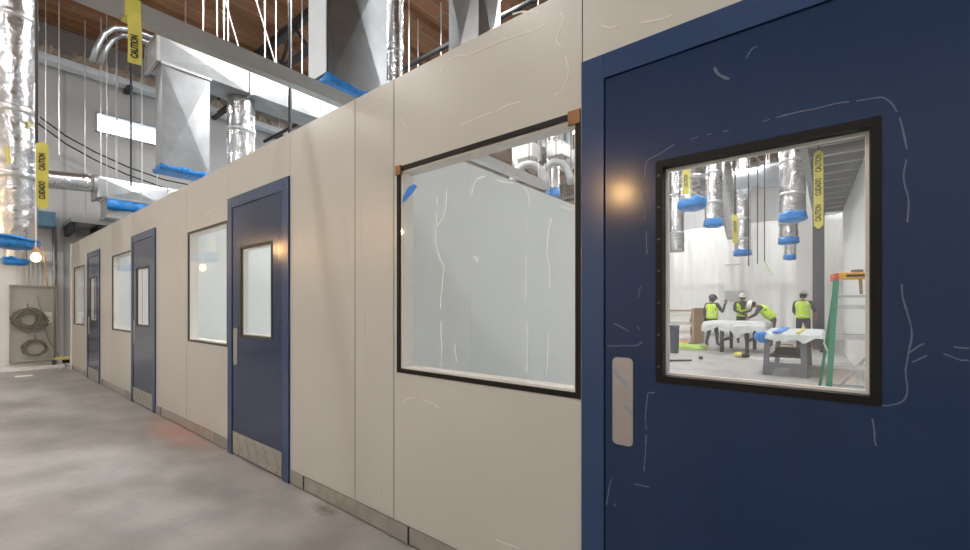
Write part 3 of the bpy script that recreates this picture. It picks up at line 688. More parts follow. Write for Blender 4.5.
# left black strap with the rounded yellow tape
D0 = 4.2
a = at(36.5, 142, D0)
tag(MB().tube([(a.x, a.y, a.z), (a.x, a.y, ROOF)], .012, 8).tube([(a.x-.03, a.y-.0, a.z), (a.x+.03, a.y+.02, a.z-.01)], .012, 8).build('hanging_strap', 'black_rubber'), 'black hanging strap beside the large left duct', 'strap')
def tape(p_top, wid, length, label, words, round_end=True, size=.05, curl=.0, name='caution_tape', top_wrap=None, sx=1., turn=0.):
    n = Vector((0 - p_top.x, CAMY - p_top.y, 0)).normalized()
    n = Matrix.Rotation(turn, 3, 'Z') @ n
    u = Vector((0, 0, 1)); wv = u.cross(n).normalized()
    root = tag(empty(name, p_top), label, 'tape')
    N = 24; pts = []
    for k in range(N+1):
        t = k/N; hw = wid/2
        if round_end:
            e = min(t, 1-t)*length
            if e < hw: hw = max(.15*hw, math.sqrt(max(0, hw*hw - (hw-e)**2)))
        pts.append((t, hw))
    vs = []
    def S(t): return n*(curl*math.sin(t*4.0)) + wv*(curl*.5*math.sin(t*2.6))
    for off in (0, -.002):
        for (t, hw) in pts:
            c = p_top - u*(t*length) + S(t) + n*off
            vs += [c - wv*hw, c, c + wv*hw]
    K = 3*(N+1); fs = []
    for i in range(N):
        for j in (0, 1):
            a0 = i*3+j; fs.append((a0, a0+1, a0+4, a0+3)); fs.append((K+a0+3, K+a0+4, K+a0+1, K+a0))
        for j in (0, 2): fs.append((i*3+j, (i+1)*3+j, K+(i+1)*3+j, K+i*3+j))
    fs += [(0, 1, K+1, K), (1, 2, K+2, K+1), (N*3, N*3+1, K+N*3+1, K+N*3), (N*3+1, N*3+2, K+N*3+2, K+N*3+1)]
    rib = MB().add(vs, fs).build('ribbon', 'caution', root)
    for (wd, t) in words:
        def place(x, y, z, t=t):
            tt = t - x/length
            return p_top - u*(tt*length) + S(tt) - wv*y + n*(.0025 + z)
        mesh_text(wd, size, place, 'lettering', 'ink', root, sx)
    return root
tape(a + Vector((.02, 0, -.0)) + at(42, 142, D0) - at(36.5, 142, D0) , .085, .66, 'yellow tape with rounded ends hanging beside the large left duct', [('CAUTION', .30), ('CUIDADO', .72)], size=.06, sx=.62)
tb = tape(Vector((-2.896, -.935, 2.86)), .058, .275, 'yellow tape hanging from the strut channel with lettering upside down', [('CAUTION', .68)], round_end=False, size=.042, curl=.008, sx=.62)
MB().box(-2.985, -2.895, -.972, -.906, 2.825, 2.930).build('tape_loop', 'caution', tb)
p = at(818.5, 150, 7.0)
tr_ = tape(p, .125, 1.28, 'long yellow tape with rounded end hanging in front of the dark column', [('CAUTION', .17), ('CUIDADO', .47), ('CAUTION', .80)], size=.105, sx=.58)
MB().tube([p, (p.x, p.y, 3.98)], .008, 6).build('tie_wire', 'dark_metal', tr_)
p = at(686, 168, 8.3)
tape(p, .12, .50, 'yellow tape fixed against the leftmost capped duct in the door window', [('CAUTION', .5)], round_end=False, size=.09, sx=.6)
# dark rods and tagged hangers inside the room
for (px, yb, D, r, lab) in [(735, 216, 9.5, .016, 'black hanger in front of the slanting flexible duct'), (748.5, 266, 12, .016, 'black hanger right beside the blue ended duct over the white hat'),
                            (757.5, 264, 12, .014, 'black hanger left of the middle in the door window'), (764.5, 261, 12, .014, 'black hanger left of the wide pale duct with a lime flag at its foot')]:
    p = at(px, yb, D)
    tag(MB().tube([p, (p.x, p.y, ROOF)], r, 6).build('dark_hanger', 'black_rubber'), lab, 'hanger')
p = at(734.5, 214, 9.5); p.z -= .0
tape(p, .10, .64, 'yellow flag tape at the foot of the front black hanger', [('CAUTION', .45)], round_end=False, size=.07, sx=.8, curl=.03)
p = at(764.5, 261, 12); q = at(773, 275, 12)
tag(MB().tube([p, p.lerp(q, .5) + Vector((0, 0, -.05)), q], .014, 6).build('flag_ribbon', 'lime_hose'), 'short lime flag trailing from a black hanger', 'ribbon')

# ------------------------------------------------------------------ lamps
def bulb(x, y, z, label, tail=None):
    r = tag(empty('work_lamp', (x, y, z)), label, 'lamp')
    MB().lathe(x, y, [(.006, z-.055), (.026, z-.048), (.043, z-.02), (.046, z), (.040, z+.025), (.022, z+.052), (.018, z+.06)], 18).build('bulb', 'bulb_dim' if tail else 'bulb', r, smooth=True)
    MB().lathe(x, y, [(.024, z+.058), (.026, z+.075), (.022, z+.115), (.012, z+.13)], 14).build('lamp_socket', 'orange_cord', r, smooth=True)
    MB().tube([(x, y, z+.12), (x, y, ROOF)], .006, 6).build('cord', 'black_rubber' if tail is None else 'rod', r)
    if tail: MB().tube(tail, .006, 6).build('cord_tail', 'orange_cord', r, smooth=True)
bulb(-2.16, -4.03, 2.78, 'bare warm bulb nearest the camera, mirrored as an orange glow in the nearest door')
bulb(-6.65, -4.03, 2.76, 'bare warm bulb across the corridor, mirrored at the edge of the large window')
bulb(-11.4, -4.03, 2.78, 'bare warm bulb across the corridor, mirrored in the mid corridor door')
bulb(-7.59, -.895, 1.885, 'glowing bare bulb hanging just below the large left duct',
     tail=[(-7.59, -.895, 2.0), (-7.59, -.87, 2.03), (-7.59, -.835, 1.99), (-7.59, -.815, 1.80), (-7.59, -.80, 1.62), (-7.59, -.79, 1.50)])
def bay_or_fill(x, y, label, dm='diffuser'):
    r = tag(empty('bay_or_fill_light', (x, y, 6.72)), label, 'ceiling light', 'high bay lights')
    MB().box(x-.20, x+.20, y-.62, y+.62, 6.75, 6.83).build('housing', 'housing', r, bevel=.01)
    MB().box(x-.17, x+.17, y-.59, y+.59, 6.735, 6.752).build('diffuser', dm, r)
    rods(r, .006, 'rod', *[((x, y+q, 6.83), (x, y+q, ROOF)) for q in (-.5, .5)])
FILL_LAB = 'unseen linear bay light added under the roof to fill the hall'
for x in (-11, -7.5, -4, -.5, 3): bay_or_fill(x, -4.3, FILL_LAB)  # unseen corridor row, added to light the wall and floor
for (x, y) in [(-10.5, 6.4), (-1.0, 6.2), (-1.0, 9.0), (-2.8, 11.9), (-2.5, 16.0), (-5.8, 14.5), (-11.5, 8.2), (-4.3, 3.4), (-4.6, 4.0), (-5.0, 2.9), (-7.55, 1.0), (-6.25, 2.4), (.3, 17.0), (-4.6, 17.4)]: bay_or_fill(x, y, FILL_LAB, 'diffuser_fill')  # unseen lamps added to brighten the rooms behind the partition
bay_or_fill(-6.2, 10.2, 'linear high bay light glimpsed in the top right corner of the large window')

# ------------------------------------------------------------------ end of the corridor: cable cabinet, cords, level
cb = tag(empty('electrical_panel', (-12.9, -.45, .16)), 'grey metal electrical panel on the end wall with coiled cables', 'panel')
MB().box(-12.97, -12.90, -.80, -.13, .16, 1.71).build('back_plate', 'cabinet', cb)
fr = MB()
for (a0, a1, z0, z1) in ((-.81, -.12, .145, .175), (-.81, -.12, 1.69, 1.72), (-.81, -.785, .16, 1.71), (-.145, -.12, .16, 1.71)): fr.box(-12.98, -12.86, a0, a1, z0, z1)
fr.build('panel_frame', 'steel', cb)
for z in (1.06, .94): MB().box(-12.899, -12.893, -.34, -.20, z, z+.10).build('notice', 'label_white', cb)
for k, (cy, cz, rr, lab, nl) in enumerate([(-.56, 1.02, .22, 'large tangled coil of dark cable hung on the electrical panel', 9), (-.45, .42, .17, 'lower round coil of cable hung on the electrical panel', 5)]):
    b = MB()
    for l in range(nl):
        rnd = random.Random(k*50+l); r2 = rr*(.75+.3*rnd.random()); dy, dz = rnd.uniform(-.07, .07)*(1 if k == 0 else .3), rnd.uniform(-.06, .06)*(1 if k == 0 else .3)
        pts = [(-12.85 + .03*rnd.random(), cy+dy + r2*math.cos(2*math.pi*q/20)*(1 + .08*math.sin(q*2+l)), cz+dz + r2*math.sin(2*math.pi*q/20)*(.95 + .06*math.cos(q*3+l))) for q in range(21)]
        b.tube(pts, .011, 6)
    b.tube([(-12.85, cy, cz+rr*.8), (-12.89, cy, cz+rr+.1)], .01, 6)
    tag(b.build('cable_coil', 'cable_olive', smooth=True), lab, 'cable')
for k in range(6):
    y = -.70 + k*.065
    tag(MB().tube([(-12.91, y, 1.70), (-12.91, y, 2.2 if k != 2 else 2.5), (-12.94, y, 2.22 if k != 2 else 2.52)], .012, 6).build('wall_conduit', 'rod'), 'thin pale conduit rising from the top of the electrical panel', 'conduit', 'conduits above the electrical panel')
tag(MB().box(-12.99, -12.90, -.95, -.10, 2.18, 2.24).build('conduit_rail', 'strut_metal'), 'grey strut rail holding the conduits above the electrical panel', 'rail')
tag(MB().tube([(-12.93, -.16, .0), (-12.93, -.16, 3.0)], .035, 10).build('wall_pipe', 'conduit', smooth=True), 'vertical grey pipe on the end wall beside the electrical panel', 'pipe')
tag(MB().tube([(-12.85, -.42, 1.5), (-12.8, -.36, 1.1), (-12.78, -.27, .6), (-12.75, -.1, .2), (-12.7, .0, .015)], .009, 6).build('loose_cable', 'cable_olive', smooth=True), 'loose cable running from the panel down to the yellow tool', 'cable')
p = at_x(66, 366, -12.25)
tl = tag(empty('laser_level', (p.x, p.y, 0)), 'small yellow tool on a short tripod at the foot of the white corner post', 'tool')
MB().box(p.x-.05, p.x+.05, p.y-.16, p.y+.12, .19, .25).build('tool_body', 'tool_yellow', tl, bevel=.01)
MB().box(p.x-.045, p.x+.045, p.y-.05, p.y+.05, .12, .19).build('tool_base', 'black', tl)
for k in range(3):
    an = R(120*k+20); MB().bar((p.x, p.y, .13), (p.x+.09*math.cos(an), p.y+.09*math.sin(an), .0), .014, .014).build('leg', 'white_board', tl)
p = at(23, 376, 7.9)
tag(MB().box(p.x-.10, p.x+.12, p.y-.10, p.y+.12, 0.0, .006).build('paper_scrap', 'label_white'), 'pale scrap of paper lying on the floor at far left', 'paper')
tag(MB().box(-12.78, -12.55, -3.2, -.05, .0, .05).build('floor_board', 'grey_pale'), 'pale board lying along the foot of the end wall', 'board')

# ------------------------------------------------------------------ things in the room behind the near door
def drape(x0, x1, y0, y1, z, drop, seed, name, label, m='sheet_table'):
    nx, ny = 26, 16; vs = []; ext = .20
    for j in range(ny+1):
        for i in range(nx+1):
            u = -ext + (x1-x0+2*ext)*i/nx; v = -ext + (y1-y0+2*ext)*j/ny
            ou = max(0, -u, u-(x1-x0)); ov = max(0, -v, v-(y1-y0)); o = max(ou, ov)
            q = noise.noise(Vector((u*4+seed, v*4, seed))); q2 = noise.noise(Vector((u*9+seed, v*9, 3)))
            zz = z + .012 + .010*q - (o/ext)*drop*(1 + 1.1*q + .5*q2) if o > .001 else z + .016 + .010*q
            cu, cv = min(max(u, -.02), x1-x0+.02), min(max(v, -.02), y1-y0+.02)
            f = .10
            vs.append((x0 + cu + (u-cu)*f + (.035*q2 if ov > 0 else 0)*0, y0 + cv + (v-cv)*f + (-.03*abs(q2) if v < 0 else .03*abs(q2) if v > y1-y0 else 0), zz))
    b = MB().add(vs, [(j*(nx+1)+i, j*(nx+1)+i+1, (j+1)*(nx+1)+i+1, (j+1)*(nx+1)+i) for j in range(ny) for i in range(nx)])
    o = b.build(name, m); so = o.modifiers.new('thick', 'SOLIDIFY'); so.thickness = .004; so.offset = 1
    return tag(o, label, 'plastic sheet')
def leg_bar(a, b, w, h, root, m): MB().bar(a, b, w, h).build('leg', m, root, bevel=.004)
x0, x1, y0, y1 = -2.87, -1.36, 12.0, 13.5
t1 = tag(empty('work_table', ((x0+x1)/2, (y0+y1)/2, 0)), 'white covered work table on black trestle legs with workers around it', 'table')
MB().box(x0, x1, y0, y1, .77, .83).build('tabletop', 'white_board', t1)
for lx in (x0+.48, x1-.42):
    for ly, s in ((y0+.06, -1), (y1-.06, 1)): leg_bar((lx, ly-.0*s, .77), (lx + (.0), ly+.05*s, 0), .15, .08, t1, 'table_dark')
    MB().box(lx-.04, lx+.04, y0+.05, y1-.05, .30, .36).build('crossbar', 'table_dark', t1)
drape(x0, x1, y0, y1, .83, .24, 3, 'plastic_sheet', 'crumpled white plastic sheet draped over the workers table')
x0, x1, y0, y1 = -1.04, -.13, 8.0, 10.3
t2 = tag(empty('work_table', (-.6, 8.4, 0)), 'grey plastic workbench with a lower shelf nearest the door window', 'table')
MB().box(x0, x1, y0, y1, .71, .77).build('tabletop', 'table_grey', t2)
for lx in (-.93, -.40):
    for ly in (y0+.06, y1-.06):
        leg_bar((lx, ly, .71), (lx-(.03 if lx < -.7 else -.03), ly, 0), .09, .09, t2, 'table_grey')
MB().box(-.90, -.42, y0+.08, y1-.08, .34, .38).build('shelf', 'table_dark', t2)
ar = []
for k in range(13):
    an = math.pi*k/12; ar.append((-.665 - .19*math.cos(an), .03 + .13*math.sin(an)))
poly = [(-.96, 0)] + [(-.86, 0)] + ar + [(-.47, 0), (-.37, 0), (-.37, .24), (-.96, .24)]
n = len(poly)
MB().add([(u, y0+.02, v) for u, v in poly] + [(u, y0+.07, v) for u, v in poly], [tuple(range(n)), tuple(range(2*n-1, n-1, -1))] + [(k, (k+1) % n, n+(k+1) % n, n+k) for k in range(n)]).build('arched_brace', 'table_grey', t2)
drape(x0, x1, y0, y1, .77, .12, 9, 'plastic_sheet', 'pale plastic sheet over the grey workbench with blue tape strips')
for (a0, a1, lab) in [(-.86, -.72, 'wide blue tape strip across the workbench sheet'), (-.50, -.44, 'narrow yellow strip across the workbench sheet')]:
    tag(MB().box(a0, a1, y0+.02, y1-.02, .80, .81).build('tape_strip', 'blue_tape' if a0 < -.6 else 'caution'), lab, 'tape')
b = MB(); b.lathe(-1.02, 8.05, [(.02, .60), (.09, .62), (.12, .70), (.10, .77), (.04, .81)], 16, .5)
tag(b.build('plastic_wad', 'blue_bag', smooth=True), 'crumpled blue plastic wad hanging on the left corner of the workbench', 'plastic')
tb_ = tag(empty('tool_box', (-.66, 8.35, .382)), 'dark toolbox on the lower shelf of the workbench', 'toolbox')
MB().box(-.83, -.50, 8.22, 8.48, .382, .50).build('box_body', 'black', tb_, bevel=.01); MB().tube([(-.76, 8.35, .50), (-.76, 8.35, .56), (-.57, 8.35, .56), (-.57, 8.35, .50)], .012, 8).build('handle', 'orange_tool', tb_)

# stacked panels with the brown cardboard end
sx0, sx1, sy0, sy1 = -4.75, -3.66, 14.1, 15.4
zz = .05
for y, w_ in ((sy0+.1, 'front'), (sy1-.2, 'rear')): tag(MB().box(sx0, sx1, y, y+.1, 0, .05).build('timber_bearer', 'kraft'), w_ + ' wooden bearer under the stack of white panels', 'timber')
for k in range(8):
    th = .145; dx = .03*math.sin(k*2.1)
    nm = ['bottom', 'second lowest', 'third lowest', 'fourth lowest', 'fourth highest', 'third highest', 'second highest', 'topmost'][k]
    tag(MB().box(sx0+dx, sx1+dx-.03, sy0+.02*math.cos(k*3), sy1, zz, zz+th-.012).build('white_panel', 'white_board', bevel=.006), nm + ' white panel of the stack beside the worker in the dark hard hat', 'panel', 'stacked white panels'); zz += th-.010
tag(MB().box(sx1+.03, sx1+.11, sy0-.15, sy1, 0, 1.22).build('cardboard_sheet', 'kraft', bevel=.005), 'brown board standing on edge against the right end of the panel stack', 'board')
tag(MB().box(sx0, sx1, sy0-.05, sy1, zz, zz+.025).build('cardboard_cover', 'kraft'), 'flat brown cardboard on top of the white panel stack', 'cardboard')
p = at(674.5, 353, 11.8)
bn = tag(empty('waste_bin', (p.x, p.y, 0)), 'tall dark blue grey bin standing at the left edge of the door window', 'bin')
MB().lathe(p.x, p.y, [(.10, 0), (.125, .70)], 20).build('bin_body', 'bin', bn, smooth=False)
MB().lathe(p.x, p.y, [(.125, .70), (.14, .705), (.14, .74), (.125, .77), (.03, .79)], 20).build('lid', 'bin', bn)
p = at(687, 348, 13.0)
b = MB(); rnd = random.Random(3)
for l in range(9):
    r2 = rnd.uniform(.15, .42); cx, cy = p.x + rnd.uniform(-.3, .3), p.y + rnd.uniform(-.2, .2)
    b.tube([(cx + 1.3*r2*math.cos(2*math.pi*q/18), cy + .8*r2*math.sin(2*math.pi*q/18), .02 + .012*l) for q in range(19)], .022, 6)
tag(b.build('hose_pile', 'lime_hose', smooth=True), 'loose pile of lime green hose on the floor below the white panel stack', 'hose')
p = at(682, 343, 13.6)
og = tag(empty('power_tool', (p.x, p.y, 0)), 'orange power tool lying in front of the white panel stack', 'tool')
MB().tube([(p.x-.14, p.y, .10), (p.x+.16, p.y, .10)], [.07, .09], 12).build('motor_housing', 'orange_tool', og, smooth=True); MB().bar((p.x+.1, p.y, .1), (p.x+.17, p.y-.05, .0), .05, .06).build('handle', 'black', og)
p = at(740, 357, 10.7)
rl = tag(empty('cord_reel', (p.x, p.y, 0)), 'yellow and black power tool with its cord on the floor under the workers table', 'tool')
MB().tube([(p.x-.13, p.y, .07), (p.x+.0, p.y, .08), (p.x+.08, p.y, .07)], [.05, .07, .045], 14).build('tool_body', 'tool_yellow', rl, smooth=True)
MB().tube([(p.x+.06, p.y, .07), (p.x+.20, p.y-.04, .06)], [.06, .045], 12).build('tool_head', 'black', rl, smooth=True)
MB().tube([(p.x+.15, p.y-.05, .02), (p.x+.35, p.y-.12, .015), (p.x+.6, p.y-.02, .015), (p.x+.85, p.y+.14, .015), (p.x+1.0, p.y+.02, .015)], .016, 6).build('cord', 'white_board', rl, smooth=True)
p = at(686, 362, 9.9)
tag(MB().bar((p.x-.55, p.y-.35, .02), (p.x+.05, p.y+.25, .02), .05, .04).build('floor_batten', 'dark_metal'), 'thin dark batten lying on the floor at the lower left of the door window', 'batten')
tag(MB().lathe(p.x+.15, p.y+.75, [(.03, 0), (.05, .01), (.05, .06), (.02, .08)], 10).build('small_can', 'dark_metal'), 'tiny dark can on the floor right of the bin', 'can')
for k, (px, py, D, w_, h_, m, lab) in enumerate([(809, 349, 13.6, .28, .35, 'box_brown', 'brown carton on the floor left of the dark column base'), (827, 350, 12.0, .30, .52, 'table_dark', 'dark crate standing right of the dark column base')]):
    p = at(px, py, D)
    r = tag(empty('carton' if k == 0 else 'crate', (p.x, p.y, 0)), lab, 'box')
    MB().box(p.x-w_/2, p.x+w_/2, p.y-w_/2, p.y+w_/2, 0, h_).build('box_body', m, r, bevel=.008)
    MB().box(p.x-w_/2-.006, p.x+w_/2+.006, p.y-w_/2-.006, p.y+w_/2+.006, h_-.03, h_+.008).build('lid', m, r)

# stepladder
def ladder():
    p = at(864, 398, 4.6)
    root = tag(empty('step_ladder', (p.x, p.y, 0)), 'green fibreglass step ladder with orange yellow top cap', 'ladder')
    cx, cy = p.x, p.y; H = 1.60
    def P(lx, ly, z):
        a = R(12); return Vector((cx + lx*math.cos(a) - ly*math.sin(a), cy + lx*math.sin(a) + ly*math.cos(a), z))
    def fw(z): return .325 - .145*z/H       # half width of the front frame
    def fy(z): return -.02 + .28*z/H
    for s in (-1, 1):
        MB().bar(P(s*fw(0), fy(0), .02), P(s*fw(H), fy(H), H), .055, .085, up=(0, 1, 0)).build('side_rail', 'green_fibre', root)
        MB().bar(P(s*fw(0), fy(0), 0), P(s*fw(0), fy(0), .05), .05, .09, up=(0, 1, 0)).build('rubber_foot', 'black_rubber', root)
        MB().bar(P(s*(fw(0)-.02), .58, .0), P(s*(fw(H)-.02), fy(H)+.1, H), .03, .04, up=(0, 1, 0)).build('rear_rail', 'green_fibre', root)
        MB().bar(P(s*fw(.6), fy(.6)+.04, .75), P(s*(fw(.6)-.02), .48, .85), .012, .02).build('spreader', 'alu', root)
    for z in (.30, .62, .94, 1.28):
        MB().bar(P(-fw(z), fy(z), z), P(fw(z), fy(z), z), .085, .045).build('step', 'alu', root)
    for z in (.35, .95, 1.4):
        t = .58 + (fy(H)+.1-.58)*z/H; MB().bar(P(-fw(z)+.02, t, z), P(fw(z)-.02, t, z), .02, .03).build('rear_brace', 'alu', root)
    MB().bar(P(-fw(0)+.05, .56, .05), P(fw(.6)-.02, .47, .85), .02, .03).build('diagonal_brace', 'alu', root)
    cap = MB().bar(P(-.19, fy(H)+.05, H+.03), P(.21, fy(H)+.05, H+.03), .20, .075).build('top_cap', 'ladder_cap', root, bevel=.012)
    MB().bar(P(-.205, fy(H)+.05, H+.02), P(-.165, fy(H)+.05, H+.02), .208, .085).build('cap_end', 'red_cap', cap, bevel=.008)
    MB().bar(P(-.10, fy(H)-.051, H+.03), P(.17, fy(H)-.051, H+.03), .003, .028).build('cap_label', 'ink', cap)
    MB().tube([P(.02, fy(H)+.05, H+.065), P(.02, fy(H)+.05, H+.10)], .055, 14).build('cap_tray', 'cable_olive', cap)
    MB().bar(P(.03, fy(H)-.02, H), P(.035, fy(1.4), 1.42), .02, .03).build('strap', 'kraft', root)
ladder()
tag(MB().add([(-.25, 7.6, 0), (.36, 7.6, 0), (.36, 11.2, 0), (-.15, 11.2, 0), (-.25, 7.6, .008), (.36, 7.6, .008), (.36, 11.2, .008), (-.15, 11.2, .008)], [(0,3,2,1),(4,5,6,7),(0,1,5,4),(1,2,6,5),(2,3,7,6),(3,0,4,7)]).build('floor_board', 'board_dull'), 'brown protective board lying on the floor behind the step ladder', 'board')

# ------------------------------------------------------------------ people
def skin_mesh(verts, edges, radii, root=0, sub=2):
    me = bpy.data.meshes.new('skin'); me.from_pydata([tuple(v) for v in verts], edges, []); me.update()
    o = bpy.data.objects.new('skin', me); COL.objects.link(o)
    md = o.modifiers.new('s', 'SKIN'); md.use_smooth_shade = True
    bpy.context.view_layer.update()
    lay = me.skin_vertices[0].data if len(me.skin_vertices) else None
    if lay is None:
        bpy.context.view_layer.objects.active = o
        bpy.ops.object.select_all(action='DESELECT'); o.select_set(True)
        bpy.ops.mesh.customdata_skin_add(); lay = me.skin_vertices[0].data
    for i, r in enumerate(radii):
        lay[i].radius = (r, r) if not isinstance(r, tuple) else r; lay[i].use_root = (i == root)
    sb = o.modifiers.new('b', 'SUBSURF'); sb.levels = sub; sb.render_levels = sub
    bpy.context.view_layer.update()
    dg = bpy.context.evaluated_depsgraph_get(); ev = bpy.data.meshes.new_from_object(o.evaluated_get(dg))
    vs = [v.co.copy() for v in ev.vertices]; fs = [tuple(p.vertices) for p in ev.polygons]
    bpy.data.objects.remove(o); bpy.data.meshes.remove(ev); bpy.data.meshes.remove(me)
    return vs, fs
def person(base, face, J, label, skin, trouser, hat, name='person', belt=False, sc_=1.0):
    """J: joint positions in the person's own frame (x right, y forward, z up)."""
    rot = Matrix.Rotation(face, 3, 'Z'); base = Vector((base.x, base.y, 0))
    W = {k: rot @ (Vector(v)*sc_) + base for k, v in J.items()}
    root = tag(empty(name, base), label, 'person')
    V = []; E = []; RD = []; idx = {}
    def jv(k, r, pos=None): idx[k] = len(V); V.append(pos if pos is not None else W[k]); RD.append(r); return idx[k]
    def link(a, b): E.append((idx[a], idx[b]))
    jv('pelvis', (.155, .125)); jv('belly', (.15, .115), W['pelvis'].lerp(W['chest'], .45)); jv('chest', (.165, .12)); jv('neckbase', .085, W['chest'].lerp(W['neck'], .75)); jv('neck', .058)
    link('pelvis', 'belly'); link('belly', 'chest'); link('chest', 'neckbase'); link('neckbase', 'neck')
    for s in 'lr':
        jv('hip'+s, .095); jv('knee'+s, .064); jv('calf'+s, .058, W['knee'+s].lerp(W['ankle'+s], .3)); jv('ankle'+s, .045); jv('toe'+s, .040)
        link('pelvis', 'hip'+s); link('hip'+s, 'knee'+s); link('knee'+s, 'calf'+s); link('calf'+s, 'ankle'+s); link('ankle'+s, 'toe'+s)
        jv('sho'+s, .072); jv('elb'+s, .047); jv('wri'+s, .032); jv('palm'+s, (.042, .024), W['wri'+s] + (W['wri'+s]-W['elb'+s]).normalized()*.075)
        link('chest', 'sho'+s); link('sho'+s, 'elb'+s); link('elb'+s, 'wri'+s); link('wri'+s, 'palm'+s)
    vs, fs = skin_mesh(V, E, RD)
    segs = []
    for s in 'lr':
        segs += [(W['hip'+s], W['knee'+s], 1), (W['knee'+s], W['ankle'+s], 1), (W['ankle'+s], W['toe'+s], 2), (W['sho'+s], W['elb'+s], 0), (W['elb'+s], W['wri'+s], 3 if J.get('bare') else 0),
                 (W['wri'+s] + (W['wri'+s]-W['elb'+s])*.1, V[idx['palm'+s]], 3)]
    segs += [(W['pelvis']+Vector((0,0,-.1)), W['pelvis'].lerp(W['chest'], .15), 1), (W['pelvis'].lerp(W['chest'], .2), W['chest'].lerp(W['neck'], .5), 0), (W['chest'].lerp(W['neck'], .85), W['neck'], 3)]
    def dist(p, a, b):
        d = b-a; t = max(0, min(1, (p-a).dot(d)/max(1e-9, d.length_squared))); return (p-(a+d*t)).length
    mb = MB(); mi = []
    mb.add(vs, fs)
    for f in fs:
        c = sum((vs[i] for i in f), Vector())/len(f); mi.append(min(segs, key=lambda q: dist(c, q[0], q[1]))[2])
    # fingers: five per hand, each its own short tapered chain rooted in the palm
    up = Vector((0, 0, 1))
    for s in 'lr':
        d = (W['wri'+s]-W['elb'+s]).normalized(); side = d.cross(rot @ Vector((0, 1, .3))).normalized()
        if side.length < .1: side = Vector((1, 0, 0))
        nrm = d.cross(side).normalized(); pc = V[idx['palm'+s]]
        for k, (off, ln) in enumerate([(-.032, .070), (-.011, .080), (.011, .076), (.032, .060)]):
            a = pc + side*off + d*.015; b = a + d*ln*.5 + nrm*.006; c = b + d*ln*.42 + nrm*.022
            n0 = len(mb.f); mb.tube([a, a.lerp(b, .5), b, b.lerp(c, .6), c], [.0100, .0095, .009, .0085, .005], 8); mi += [3]*(len(mb.f)-n0)
        a = pc - d*.035 - side*.028; b = a - side*.028 + d*.03 + nrm*.01; c = b - side*.004 + d*.035 + nrm*.012
        n0 = len(mb.f); mb.tube([a, b, c], [.012, .011, .006], 8); mi += [3]*(len(mb.f)-n0)
    # head
    hd = rot @ Vector(J['look']).normalized(); hu = (W['head']-W['neck']).normalized(); hr = hd.cross(hu).normalized(); hd = hu.cross(hr).normalized()
    hc = W['head']; nu, nv = 20, 14; hv = []
    for j in range(nv+1):
        ph = math.pi*j/nv
        for i in range(nu):
            th = 2*math.pi*i/nu; x, y, z = math.sin(ph)*math.cos(th), math.sin(ph)*math.sin(th), math.cos(ph)
            w_ = .076*(1 - .22*max(0, -z)); dp = .094*(1 - .12*max(0, -z)); hh = .118
            if y > .80 and -.30 < z < .12: dp += .020*(1 - abs(x)/.5 if abs(x) < .5 else 0)       # nose
            if y > .7 and .08 < z < .28 and .2 < abs(x) < .55: dp -= .010                         # eye sockets
            if y > .75 and -.58 < z < -.40: dp += .006                                             # lips
            if y > .6 and z < -.75: dp += .012                                                     # chin
            if abs(x) > .9 and -.2 < z < .2: w_ += .014                                            # ears
            hv.append(hc + hr*(x*w_) + hd*(y*dp) + hu*(z*hh))
    hf = [(j*nu+i, j*nu+(i+1) % nu, (j+1)*nu+(i+1) % nu, (j+1)*nu+i) for j in range(nv) for i in range(nu)]
    n0 = len(mb.f); mb.add(hv, hf); mi += [3]*(len(mb.f)-n0)
    for sgn in (-1, 1):
        n0 = len(mb.f); e = hc + hr*(.031*sgn) + hd*.078 + hu*.02; mb.tube([e - hd*.006, e + hd*.006], .010, 8); mi += [4]*(len(mb.f)-n0)
    body = mb.build('body', 'shirt', root, smooth=True)
    for q in (trouser, 'boot', skin, 'eye'): body.data.materials.append(M[q])
    for p_, m_ in zip(body.data.polygons, mi): p_.material_index = m_
    # hair under the hat, hat with shell, brim and ridge
    hm = MB(); vs2 = []; fs2 = []
    for j in range(7):
        ph = R(90)*j/6 + .0001
        for i in range(24):
            th = 2*math.pi*i/24; vs2.append(hc + hu*.030 + hr*(.102*math.sin(ph)*math.cos(th)) + hd*(.125*math.sin(ph)*math.sin(th)) + hu*(.108*math.cos(ph)))
    for i in range(24):
        th = 2*math.pi*i/24; k = 1.12 + (.32 if math.sin(th) > .3 else .04)
        vs2.append(hc + hu*.018 + hr*(.102*1.12*math.cos(th)) + hd*(.125*k*math.sin(th)))
    fs2 = [(j*24+i, j*24+(i+1) % 24, (j+1)*24+(i+1) % 24, (j+1)*24+i) for j in range(7) for i in range(24)]
    hm.add(vs2, fs2); hat_o = hm.build('hard_hat', hat, root, smooth=True)
    so = hat_o.modifiers.new('thick', 'SOLIDIFY'); so.thickness = .004
    MB().tube([hc + hu*(.03 + .113*math.cos(a)) + hd*(.130*math.sin(a)) for a in [R(-80+16*k) for k in range(11)]], .009, 6).build('hat_ridge', hat, hat_o, smooth=True)
    hh = MB(); vs2 = []
    for j in range(5):
        for i in range(15):
            th = math.pi + R(-10) + (math.pi + R(20))*i/14; z = .02 - .028*j
            vs2.append(hc + hu*z + hr*(.083*math.cos(th)) + hd*(.100*math.sin(th)))
    hh.add(vs2, [(j*15+i, j*15+i+1, (j+1)*15+i+1, (j+1)*15+i) for j in range(4) for i in range(14)])
    ho = hh.build('hair', 'hair', root, smooth=True); so = ho.modifiers.new('thick', 'SOLIDIFY'); so.thickness = .008
    # vest: a shell over the torso, open at neck and arms, with silver bands
    cv, ce, cr = [], [], []
    P0, P1 = W['pelvis'].lerp(W['chest'], -.06), W['chest']
    for k in range(6): cv.append(P0.lerp(P1, k/5)); cr.append((.205 - .005*k, .165))
    cv += [W['chest'].lerp(W['neck'], .45)]; cr.append((.17, .14))
